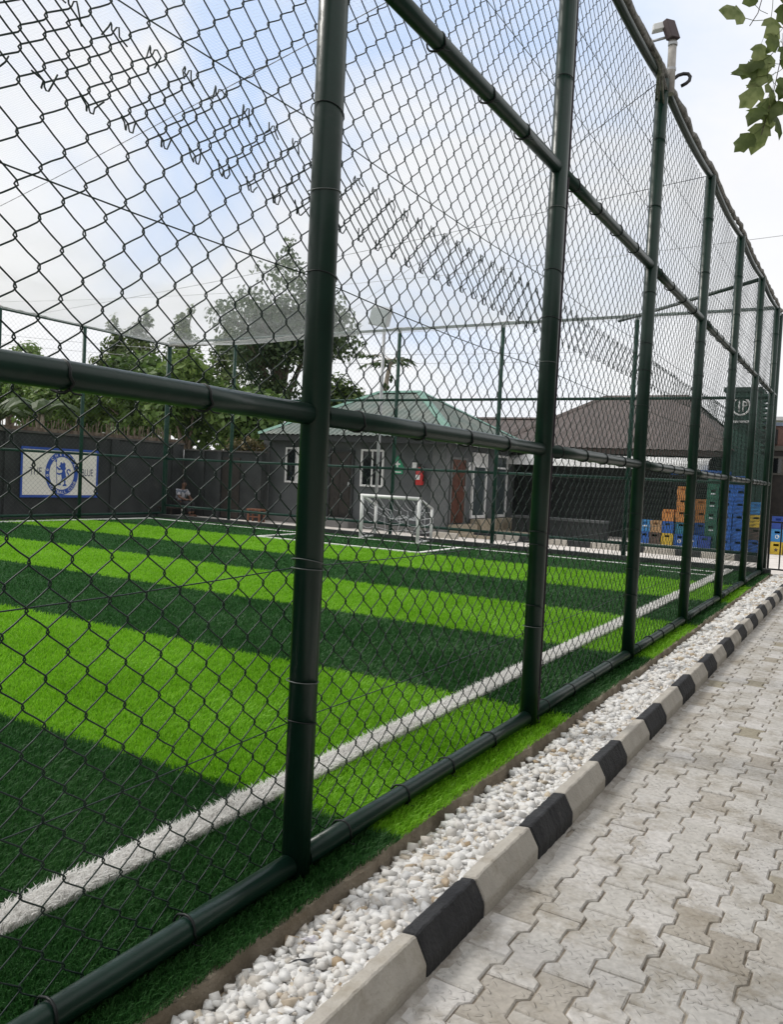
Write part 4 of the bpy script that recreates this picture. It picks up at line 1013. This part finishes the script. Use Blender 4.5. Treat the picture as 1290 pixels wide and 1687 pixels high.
for sy in (1, -1):          # hands: palm, four fingers and a thumb
    hx, hy, hz = .48, .055*sy, .56
    hv = [(hx-.02, hy, hz), (hx+.05, hy*.6, hz)]; he = [(0, 1)]; hr = [.028, .026]
    for k, (dz, ln) in enumerate(((.028, .05), (.010, .058), (-.008, .054), (-.024, .042))):
        b = len(hv); hv += [(hx+.05, hy*.6, hz+dz), (hx+.05+ln*.6, hy*.3, hz+dz), (hx+.05+ln*.8, hy*.3-.02*sy, hz+dz-.02)]; he += [(1, b), (b, b+1), (b+1, b+2)]; hr += [.010, .009, .008]
    b = len(hv); hv += [(hx+.01, hy*.8-.02*sy, hz+.035), (hx+.045, hy*.8-.03*sy, hz+.05)]; he += [(0, b), (b, b+1)]; hr += [.011, .009]
    skin('hand', hv, he, hr, SKINM, pe)
skin('shirt', [(0, 0, .44), (.02, 0, .60), (.10, 0, .80), (.125, 0, .87), (.11, .17, .835), (.19, .24, .68), (.11, -.17, .835), (.19, -.24, .68)], [(0, 1), (1, 2), (2, 3), (2, 4), (4, 5), (2, 6), (6, 7)], [(.16, .18), (.15, .18), (.13, .175), .075, .085, .075, .085, .075], SHIRT, pe)
skin('trousers', [(0, 0, .42), (.05, .10, .42), (.48, .14, .455), (.465, .14, .15), (.05, -.10, .42), (.50, -.14, .455), (.60, -.14, .15)], [(0, 1), (1, 2), (2, 3), (0, 4), (4, 5), (5, 6)], [(.15, .16), .105, .088, .068, .105, .088, .068], TROU, pe)
skin('hair', [(.145, 0, 1.10), (.165, 0, 1.165), (.185, 0, 1.17)], [(0, 1), (1, 2)], [.088, .070, .060], HAIR, pe)
for sy, x in ((1, .47), (-1, .63)):
    skin('shoe', [(x-.04, .14*sy, .05), (x+.08, .14*sy, .045), (x+.17, .14*sy, .035)], [(0, 1), (1, 2)], [.055, .05, .04], mat('brown_shoe', (.09, .045, .03), rough=.6) if sy == 1 else bpy.data.materials['brown_shoe'], pe)
    q = MB(); q.tube([(.165+.075, .03*sy, 1.075), (.165+.083, .03*sy, 1.075)], .012, 8); q.build('eye', BLACKM, pe)
q = MB(); q.tube([(.245, 0, 1.075), (.272, 0, 1.045), (.25, 0, 1.04)], [.012, .018, .010], 6); q.build('nose', SKINM, pe, smooth=True)
q = MB(); q.tube([(.252, -.022, 1.008), (.258, 0, 1.006), (.252, .022, 1.008)], .007, 6); q.build('mouth', mat('lips', (.10, .04, .035), rough=.5), pe, smooth=True)
st = thing('low_bench', 'low dark bench under the seated person', 'bench', (-17.95, 19.75, -.07))
m = MB(); m.box(-.3, .28, -.7, .5, .26, .31); m.build('seat', DOORD, st)
for x in (-.25, .2):
    for yv in (-.62, .42): m = MB(); m.box(x, x+.05, yv, yv+.05, 0, .258); m.build('leg', DOORD, st)
ob2 = thing('wooden_stool', 'low reddish brown wooden stool near the hut corner', 'stool', (-15.05, 20.2, -.07))
WD = mat('red_brown_wood', (.14, .055, .03), (.2, .085, .05), rough=.7, scale=12)
m = MB(); m.box(-.28, .28, -.16, .16, .36, .41); m.build('seat', WD, ob2)
for x in (-.25, .2):
    for yv in (-.14, .09): m = MB(); m.box(x, x+.05, yv, yv+.05, 0, .358); m.build('leg', WD, ob2)
m = MB(); m.box(-.2, .2, -.12, -.09, .14, .18); m.build('stretcher', WD, ob2)

# ------------------------------------------------------------------ trees and plants
def leafcloud(blobs, n, size, droop=.3, seed=1, aspect=.5, shell=.55):
    """diamond leaves folded on the midrib, scattered through ellipsoid clumps (centre, radii, weight)"""
    r = np.random.default_rng(seed); w = np.array([b[2] for b in blobs], float); w /= w.sum(); k = r.choice(len(blobs), n, p=w)
    C = np.array([b[0] for b in blobs])[k]; Rd = np.array([b[1] for b in blobs])[k]; bt = r.normal(0, .13, len(blobs))[k]
    d = r.normal(size=(n, 3)); d /= np.linalg.norm(d, axis=1)[:, None]
    rad = shell+(1.08-shell)*r.random(n)**.7
    p = C+d*Rd*rad[:, None]+r.normal(0, .04, (n, 3))
    nrm = d*.7+np.array([0, 0, .75])+r.normal(0, .55, (n, 3)); nrm /= np.linalg.norm(nrm, axis=1)[:, None]
    ax = np.cross(nrm, r.normal(size=(n, 3))); ax /= np.linalg.norm(ax, axis=1)[:, None]+1e-9; ax[:, 2] -= droop; ax /= np.linalg.norm(ax, axis=1)[:, None]
    sd = np.cross(nrm, ax); sd /= np.linalg.norm(sd, axis=1)[:, None]+1e-9
    s = size*(.6+.8*r.random(n))[:, None]
    V = np.stack([p-ax*s*.5, p+sd*s*aspect*.5+nrm*s*.10, p+ax*s*.5, p-sd*s*aspect*.5+nrm*s*.10], 1).reshape(-1, 3)
    b = np.arange(n)[:, None]*4; T = np.concatenate([b+np.array([0, 1, 2]), b+np.array([0, 2, 3])])
    tone = np.clip(r.normal(.45, .17, n)+bt, 0, 1); return V, T, np.concatenate([tone, tone])
LEAF_DARK = leaf_mat('leaf_dark', [(0, (.030, .055, .022)), (.5, (.066, .11, .042)), (1, (.14, .18, .07))], trans=.3)
LEAF_MID = leaf_mat('leaf_mid', [(0, (.045, .090, .020)), (.5, (.11, .19, .042)), (1, (.22, .31, .085))], trans=.35)
LEAF_PALE = leaf_mat('leaf_pale', [(0, (.05, .085, .025)), (.5, (.10, .15, .045)), (1, (.20, .25, .09))], trans=.35)
def tree(name, label, base, trunk_h, crown, n, size, mt, bark=BARK, tr=.16, limbs=6, droop=.3, seed=1, shell=.5, cat='tree', group='trees behind the boundary wall', aspect=.55):
    t = thing(name, label, cat, base, 0, group)
    q = MB(); r = random.Random(seed); top = Vector((r.uniform(-.2, .2), r.uniform(-.2, .2), trunk_h))
    q.tube([(0, 0, -.3), (r.uniform(-.08, .08), 0, trunk_h*.4), top, top+Vector((r.uniform(-.3, .3), r.uniform(-.3, .3), trunk_h*.5))], [tr*1.4, tr, tr*.8, tr*.35], 9)
    for c, rd, w in r.sample(crown, min(limbs, len(crown))):
        c = Vector(c); mid = top.lerp(c, .5)+Vector((0, 0, .15*(c-top).length)); q.tube([top+Vector((0, 0, -.15)), mid, c], [tr*.5, tr*.3, tr*.1], 6)
        for _ in range(4):
            e = c+Vector((r.uniform(-1, 1)*rd[0], r.uniform(-1, 1)*rd[1], r.uniform(-.5, 1)*rd[2]))*.8; q.tube([mid.lerp(c, .6), mid.lerp(e, .7), e], [tr*.16, tr*.1, tr*.04], 4)
    q.build('trunk', bark, t, smooth=True)
    V, T, tone = leafcloud(crown, n, size, droop, seed, aspect, shell)
    tag(link('crown', np_mesh('crown', V, None, T, [mt], None, ('tone', tone)), t), kind='stuff'); return t
def clumps(cx, cy, cz, rx, ry, rz, n, s0, s1, seed, flat=.7):
    r = random.Random(seed); out = []
    for k in range(n):
        v = Vector((r.gauss(0, 1), r.gauss(0, 1), r.gauss(0, 1))).normalized()*r.uniform(.25, .9); s = r.uniform(s0, s1)
        out.append(((cx+v.x*rx, cy+v.y*ry, cz+v.z*rz), (s, s, s*flat), s*s))
    return out
# the tall tree that rises behind the middle of the fence
big = clumps(0, 0, 7.9, 3.6, 3.0, 2.3, 40, .7, 1.3, 5, .65)+[((0, 0, 10.6), (1.5, 1.4, .7), 1.3), ((.1, 0, 11.4), (.55, .5, .5), .3), ((.2, 0, 12.0), (.22, .22, .45), .07), ((-1.9, 0, 9.6), (1.2, 1, .6), .9), ((1.6, 0, 9.8), (1.2, 1, .6), .9)]
big += clumps(0, -.3, 4.9, 2.6, 1.6, 1.3, 18, .5, .9, 6, 1.1)
tree('tall_tree', 'tallest wide tree with drooping dark foliage rising over the far fence', (-22.1, 30, 0), 4.2, big, 15000, .24, LEAF_DARK, tr=.33, limbs=16, droop=.9, seed=3, shell=.3)
specs = [((-32.9, 25.8, 0), 4.2, 1.8, 26, 'round leafy tree at the left end of the row over the wall'),
         ((-29.6, 25.2, 0), 4.1, 2.5, 21, 'broad leafy bright green tree above the painted banner'),
         ((-25.6, 24.6, 0), 4.6, 2.6, 22, 'broad leafy tree between the banner and the seated person'),
         ((-22.0, 23.8, 0), 4.3, 2.3, 23, 'leafy green tree above the seated person'),
         ((-19.2, 24.6, 0), 3.6, 2.0, 24, 'shorter leafy tree between the seated person and the hut')]
for (b, h, rr, sd, lab) in specs:
    tree('broadleaf_tree', lab, b, 2.2, clumps(0, 0, h, rr, rr*.8, h*.40, 26, .55, 1.0, sd, .75), 7500, .30, LEAF_MID, tr=.15, limbs=10, seed=sd, shell=.35, aspect=.6)
tree('sparse_tree', 'thin open-crowned tree at the far left behind the wall', (-36.0, 26.0, 0), 3.0, clumps(0, 0, 5.4, 2.6, 2.0, 2.2, 24, .45, .9, 31, .7), 4600, .28, LEAF_MID, tr=.14, limbs=10, seed=31, shell=.3)
tree('bushy_tree', 'yellow-green bushy tree between the tall tree and the papaya', (-16.6, 27.2, 0), 2.6, clumps(0, 0, 4.2, 1.3, 1.1, 1.7, 18, .5, .85, 33, .9), 5200, .22, leaf_mat('leaf_yellow', [(0, (.03, .055, .01)), (.5, (.07, .12, .025)), (1, (.16, .22, .05))], trans=.35), tr=.12, limbs=8, seed=33, shell=.35)
for k, (x, top, sd, lab) in enumerate([(-45.2, 12.1, 41, 'leftmost slim conical tree far beyond the wall'), (-42.6, 12.4, 42, 'second slim conical tree far beyond the wall'), (-38.4, 12.2, 43, 'pointed conical tree far behind the broad leafy trees'), (-34.8, 11.2, 44, 'rightmost conical tree, left of the tall wide tree')]):
    cr = [((random.gauss(0, .2), random.gauss(0, .2), top-.3-j*.62), (.28+.22*j, .28+.22*j, .45), .2+.22*j) for j in range(11)]
    tree('conical_tree', lab, (x, 40, 0), 3.5, cr, 3000, .34, LEAF_PALE, tr=.16, limbs=4, seed=sd, shell=.2)
# papaya: bare pale stem with a tuft of long-stalked lobed leaves
pa = thing('papaya_tree', 'slender papaya tree with pale bare stem behind the green roof', 'tree', (-14.6, 26.6, 0), 0, 'trees behind the boundary wall')
q = MB(); q.tube([(0, 0, -.2), (.05, 0, 2.5), (.22, 0, 4.8), (.42, 0, 6.0)], [.13, .12, .10, .07], 9); q.build('trunk', BARKL, pa, smooth=True)
def lobed(n=7, L=.5, seed=1):
    r = random.Random(seed); P = [(0, 0, 0)]; 
    for k in range(n):
        a = -2.3+4.6*k/(n-1); P.append((math.cos(a+.0)*L*r.uniform(.85, 1.1), math.sin(a)*L, -.10*L*r.random()-.05))
        if k < n-1: b = a+4.6/(n-1)/2; P.append((math.cos(b)*L*.42, math.sin(b)*L*.42, .03))
    return P, [(0, i, i+1) for i in range(1, len(P)-1)]
for k in range(13):
    a = k*2.4; up = random.uniform(-.1, .55); d = Vector((math.cos(a), math.sin(a), up)).normalized(); L = random.uniform(.6, 1.05); o0 = Vector((.42, 0, 5.75+.05*(k % 5)))
    e = o0+d*L+Vector((0, 0, -.12)); q = MB(); q.tube([o0, o0+d*L*.5+Vector((0, 0, .08)), e], .016, 5)
    P, F = lobed(7, random.uniform(.36, .52), k); rot = d.to_track_quat('X', 'Z').to_matrix() @ Matrix.Rotation(random.uniform(.2, .7), 3, 'Y'); q.add([e+rot @ Vector(p) for p in P], F, 1); q.build('leaf', [BARKL, LEAF_PALE], pa)
for k in range(5): q = MB(); a = k*1.3; c = Vector((.36+.13*math.cos(a), .13*math.sin(a), 5.3-.1*k)); q.tube([c+Vector((0, 0, .1)), c+Vector((0, 0, .02)), c-Vector((0, 0, .1))], [.02, .08, .02], 7); q.build('fruit', LEAF_PALE, pa, smooth=True)
# banana plants with big arching leaves
def banana(x, y, sd, lab, h=3.2):
    r = random.Random(sd); t = thing('banana_plant', lab, 'plant', (x, y, 0), 0, 'banana plants behind the banner wall')
    q = MB(); q.tube([(0, 0, -.2), (.03, 0, h*.5), (.05, 0, h)], [.15, .12, .07], 8); q.build('stem', BARKL, t, smooth=True)
    for k in range(8):
        a = k*2.4+r.random(); L = r.uniform(1.3, 2.0); W = r.uniform(.22, .32); q = MB(); vs = []; d = Vector((math.cos(a), math.sin(a), 0)); s = Vector((-d.y, d.x, 0))
        for i in range(8):
            u = i/7; c = Vector((.05, 0, h))+d*L*u*.9+Vector((0, 0, .75*math.sin(u*2.2)-.7*u*u)); w = W*math.sin(math.pi*min(1, u*.9+.08))**.7
            vs += [c-s*w-Vector((0, 0, w*.45)), c, c+s*w-Vector((0, 0, w*.45))]
        q.add(vs, [(3*i+j, 3*i+j+1, 3*i+4+j, 3*i+3+j) for i in range(7) for j in (0, 1)]); q.build('leaf', LEAF_PALE, t)
for (x, y, sd, lab) in ((-30.6, 21.6, 1, 'leftmost banana plant over the dark wall'), (-27.2, 21.2, 2, 'banana plant with drooping leaves left of the leafy trees'), (-28.6, 22.0, 3, 'middle banana plant in front of the white shed')): banana(x, y, sd, lab, 3.0+.2*sd)
# zinc-roofed sheds half hidden behind the trees
for (x0, x1, y0, y1, z0, z1, lab) in ((-39.5, -31.5, 27.5, 32, 3.2, 4.6, 'pale zinc-roofed shed behind the banana plants'), (-23.5, -18.2, 33.5, 37, 3.3, 4.1, 'pale zinc-roofed shed glimpsed between the trees and the hut')):
    sd_ = thing('zinc_shed', lab, 'shed', (0, 0, 0)); m = MB(); m.box(x0, x1, y0, y1, -.1, z0-.01); m.build('wall', OFFW, sd_)
    q = MB(); n = int((x1-x0)/.2)*2; q.add([(x0-.2+(x1-x0+.4)*i/n, yv, z+.03*(i % 2)) for i in range(n+1) for yv, z in ((y0-.3, z0), (y1+.3, z1))], [(2*i, 2*i+2, 2*i+3, 2*i+1) for i in range(n)]); q.build('roof', mat('zinc_roof', (.62, .63, .65), (.7, .71, .72), rough=.5, scale=3), sd_)
# dry plant spilling over the wall beside the hut
pl = thing('dry_bush', 'dry brown-green bush over the wall beside the hut', 'bush', (-16.2, 20.9, 0))
q = MB(); [q.tube([(random.uniform(-.5, .5), .1, 0), (random.uniform(-.5, .5), 0, 1.6), (random.uniform(-.7, .7), -.2, 2.3)], .02, 5) for _ in range(6)]; q.build('stems', BARK, pl)
V, T, tone = leafcloud(clumps(0, -.1, 2.35, .75, .4, .28, 10, .2, .34, 51, .8), 1100, .13, .4, 51, .5, .2)
tag(link('foliage', np_mesh('foliage', V, None, T, [leaf_mat('leaf_dry', [(0, (.05, .045, .015)), (.5, (.13, .11, .04)), (1, (.20, .13, .06))], trans=.25)], None, ('tone', tone)), pl), kind='stuff')
# low growth closing the gaps under the crowns
V, T, tone = leafcloud([((x, 26+random.random()*2, 1.2), (1.3, .8, 1.1), 1) for x in np.linspace(-40, -17, 20)], 6500, .32, .3, 61, .5, .2)
tag(link('undergrowth', np_mesh('undergrowth', V, None, T, [LEAF_DARK], None, ('tone', tone))), 'dark low growth behind the boundary wall', 'undergrowth', kind='stuff')
# tree tops far right, over the roofs
tree('distant_tree', 'small distant tree showing over the buildings at the end of the path', (1.0, 52, 0), 3, clumps(0, 0, 5.6, 1.7, 1.2, 1.3, 12, .5, .8, 71), 1500, .3, LEAF_MID, seed=71)

# power lines far behind
pw = thing('power_line', 'pair of thin power cables crossing the sky behind the trees', 'cable', (0, 0, 0))
for (a, b) in (((-60, 34, 12.6), (10, 40, 13.5)), ((-60, 28, 10.8), (-12, 46, 9.2)), ((-60, 28, 10.2), (-12, 46, 8.7))):
    A, B = Vector(a), Vector(b); q = MB(); q.tube([A.lerp(B, t)+Vector((0, 0, -1.2*math.sin(math.pi*t))) for t in np.linspace(0, 1, 16)], .012, 5); q.build('cable', GREYM, pw, smooth=True)

# grey wall that the creeper climbs, along the outer side of the path
rw = thing('boundary_wall', 'grey rendered wall along the outer side of the paved path under the creeper', 'wall', (0, 0, 0))
m = MB(); m.box(3.3, 3.55, -6, 17.6, -.15, 3.7); m.build('wall', mat('grey_render', (.15, .15, .145), (.20, .198, .19), rough=.9, scale=2, bump=.2, bscale=30, dirt=(.09, .088, .08), dscale=1), rw)
m = MB(); m.box(3.24, 3.61, -6, 17.6, 3.703, 3.80); m.build('coping', bpy.data.materials['coping'], rw)
# ------------------------------------------------------------------ creeper hanging over the path at the top right
cr = thing('creeper', 'green lobed leaves of a creeper hanging in at the top right of the path', 'creeper', (0, 0, 0))
LEAFC = leaf_mat('creeper_leaf', [(0, (.11, .15, .045)), (.5, (.16, .205, .070)), (1, (.27, .31, .13))], trans=.6, rough=.45, noise=(28, .45))
def ivy(seed):
    r = random.Random(seed); L = .074
    out = [(0, 0), (.10, .36), (.48, .62), (.58, .42), (.98, .48), (1.10, .26), (1.42, 0)]
    out = [(x*r.uniform(.92, 1.08), y*r.uniform(.9, 1.1)) for x, y in out]; full = out+[(x, -y*r.uniform(.9, 1.1)) for x, y in out[1:-1][::-1]]
    P = [(x*L, y*L, -.55*abs(y)*L*.5+.16*L*math.sin(x*2.2)-.12*x*x*L) for x, y in full]; c = [(.4*L, 0, .09*L), (.8*L, 0, .08*L), (1.15*L, 0, .03*L)]; n = len(P)
    vs = P+c; bm = MB(); up = 7
    F = [(0, 1, n), (1, 2, n), (2, 3, n), (3, n+1, n), (3, 4, n+1), (4, 5, n+1), (5, n+2, n+1), (5, 6, n+2), (6, 7, n+2), (7, n+1, n+2), (7, 8, n+1), (8, 9, n+1), (9, n, n+1), (9, 10, n), (10, 11, n), (11, 0, n)]
    bm.add(vs, F); bm.tube([(0, 0, 0), (-.03, .004, .008), (-.06, 0, .022)], .0011, 4)
    me = bm.mesh('leaf', LEAFC, smooth=True); a = me.attributes.new('tone', 'FLOAT', 'FACE'); a.data.foreach_set('value', [r.random()]*len(me.polygons)); return me
ivm = [ivy(s) for s in range(8)]
stems = [[(1.40, 3.55, 4.3), (1.39, 3.54, 3.6), (1.41, 3.55, 3.35), (1.385, 3.53, 3.15), (1.355, 3.50, 2.98)], [(1.37, 3.52, 4.3), (1.35, 3.50, 3.62), (1.315, 3.49, 3.45), (1.29, 3.475, 3.40)], [(1.44, 3.56, 4.3), (1.43, 3.56, 3.5), (1.425, 3.55, 3.2)]]
for s in stems: q = MB(); q.tube([(x+.020, y+.01, z-.005) for x, y, z in s], .0018, 5); q.build('stem', BARK, cr, smooth=True)
lp_ = [(1.275, 3.47, 3.43, 2.9), (1.305, 3.485, 3.48, 2.2), (1.33, 3.49, 3.52, .5), (1.39, 3.54, 3.53, 5.5), (1.41, 3.55, 3.50, 4.6), (1.36, 3.52, 3.44, 4.8), (1.425, 3.555, 3.40, .3), (1.385, 3.53, 3.37, 4.2), (1.335, 3.49, 3.33, 4.5), (1.345, 3.50, 3.27, 3.6),
       (1.40, 3.54, 3.26, .2), (1.375, 3.53, 3.22, 3.5), (1.31, 3.49, 3.21, 2.9), (1.345, 3.50, 3.17, 3.9), (1.40, 3.54, 3.17, 5.6), (1.375, 3.52, 3.13, 4.6), (1.425, 3.55, 3.12, 5.2), (1.35, 3.50, 3.09, 4.0), (1.395, 3.535, 3.07, 5.0), (1.36, 3.51, 3.03, 4.4), (1.33, 3.495, 2.985, 3.8), (1.43, 3.56, 3.30, 5.9), (1.44, 3.565, 3.22, 5.4), (1.415, 3.55, 3.58, 1), (1.345, 3.5, 3.6, 4.0), (1.44, 3.56, 3.46, 5.6), (1.405, 3.545, 3.33, 4.9), (1.37, 3.515, 3.29, 4.1), (1.42, 3.555, 3.21, 4.5), (1.365, 3.515, 3.185, 5.1), (1.33, 3.50, 3.235, 3.2), (1.405, 3.54, 3.12, 4.2), (1.375, 3.52, 3.08, 4.8)]
for i, (x, y, z, a) in enumerate(lp_):
    o = link('leaf', ivm[i % 8], cr, (x+.020, y+.01, z-.005)); s = random.uniform(.75, 1.15); o.scale = (s, s, s)
    d = Rv*math.cos(a)+Uv*math.sin(a)+Fv*random.uniform(-.3, .3); nn = -Fv+Vector((random.gauss(0, .35), random.gauss(0, .35), random.uniform(.1, .8)))
    zx = d.normalized(); zy = nn.cross(zx).normalized(); zz = zx.cross(zy); mm = Matrix((zx, zy, zz)).transposed(); o.rotation_euler = mm.to_euler()
q = MB(); q.tube([(3.26, 3.3, -.1), (3.24, 3.35, 2.4), (3.1, 3.5, 3.95), (2.3, 3.58, 4.38), (1.4, 3.55, 4.29)], [.06, .05, .035, .02, .008], 8); q.build('vine_trunk', BARK, cr, smooth=True)

# ------------------------------------------------------------------ small litter on the gravel
lt_ = MB(); P = [(0, 0, .012), (.03, .012, .03), (.055, .03, .018), (.075, .045, .04), (.06, .055, .028), (.035, .04, .022), (.008, .028, .016), (-.006, .012, .006)]
lt_.add([(x*1.05, y*1.05, z) for x, y, z in P], [(0, 1, 5, 6), (1, 2, 5), (2, 3, 4), (2, 4, 5), (0, 6, 7)])
tag(lt_.build('plastic_scrap', BLACKM, loc=(.345, 2.04, .006)), 'torn black plastic scrap lying on the white gravel', 'scrap')
q = MB(); vs = [(i*.020+random.gauss(0, .005), j*.015+random.gauss(0, .005), .008+random.random()*.030) for i in range(5) for j in range(4)]; q.add(vs, [(4*i+j, 4*i+j+1, 4*i+5+j, 4*i+4+j) for i in range(4) for j in range(3)])
WRAP = mat('clear_wrapper', (.62, .60, .64), rough=.25, spec=.7); tag(q.build('plastic_wrapper', WRAP, loc=(.26, 2.22, -.045)), 'crumpled clear plastic wrapper lying on the gravel below the first post', 'wrapper')
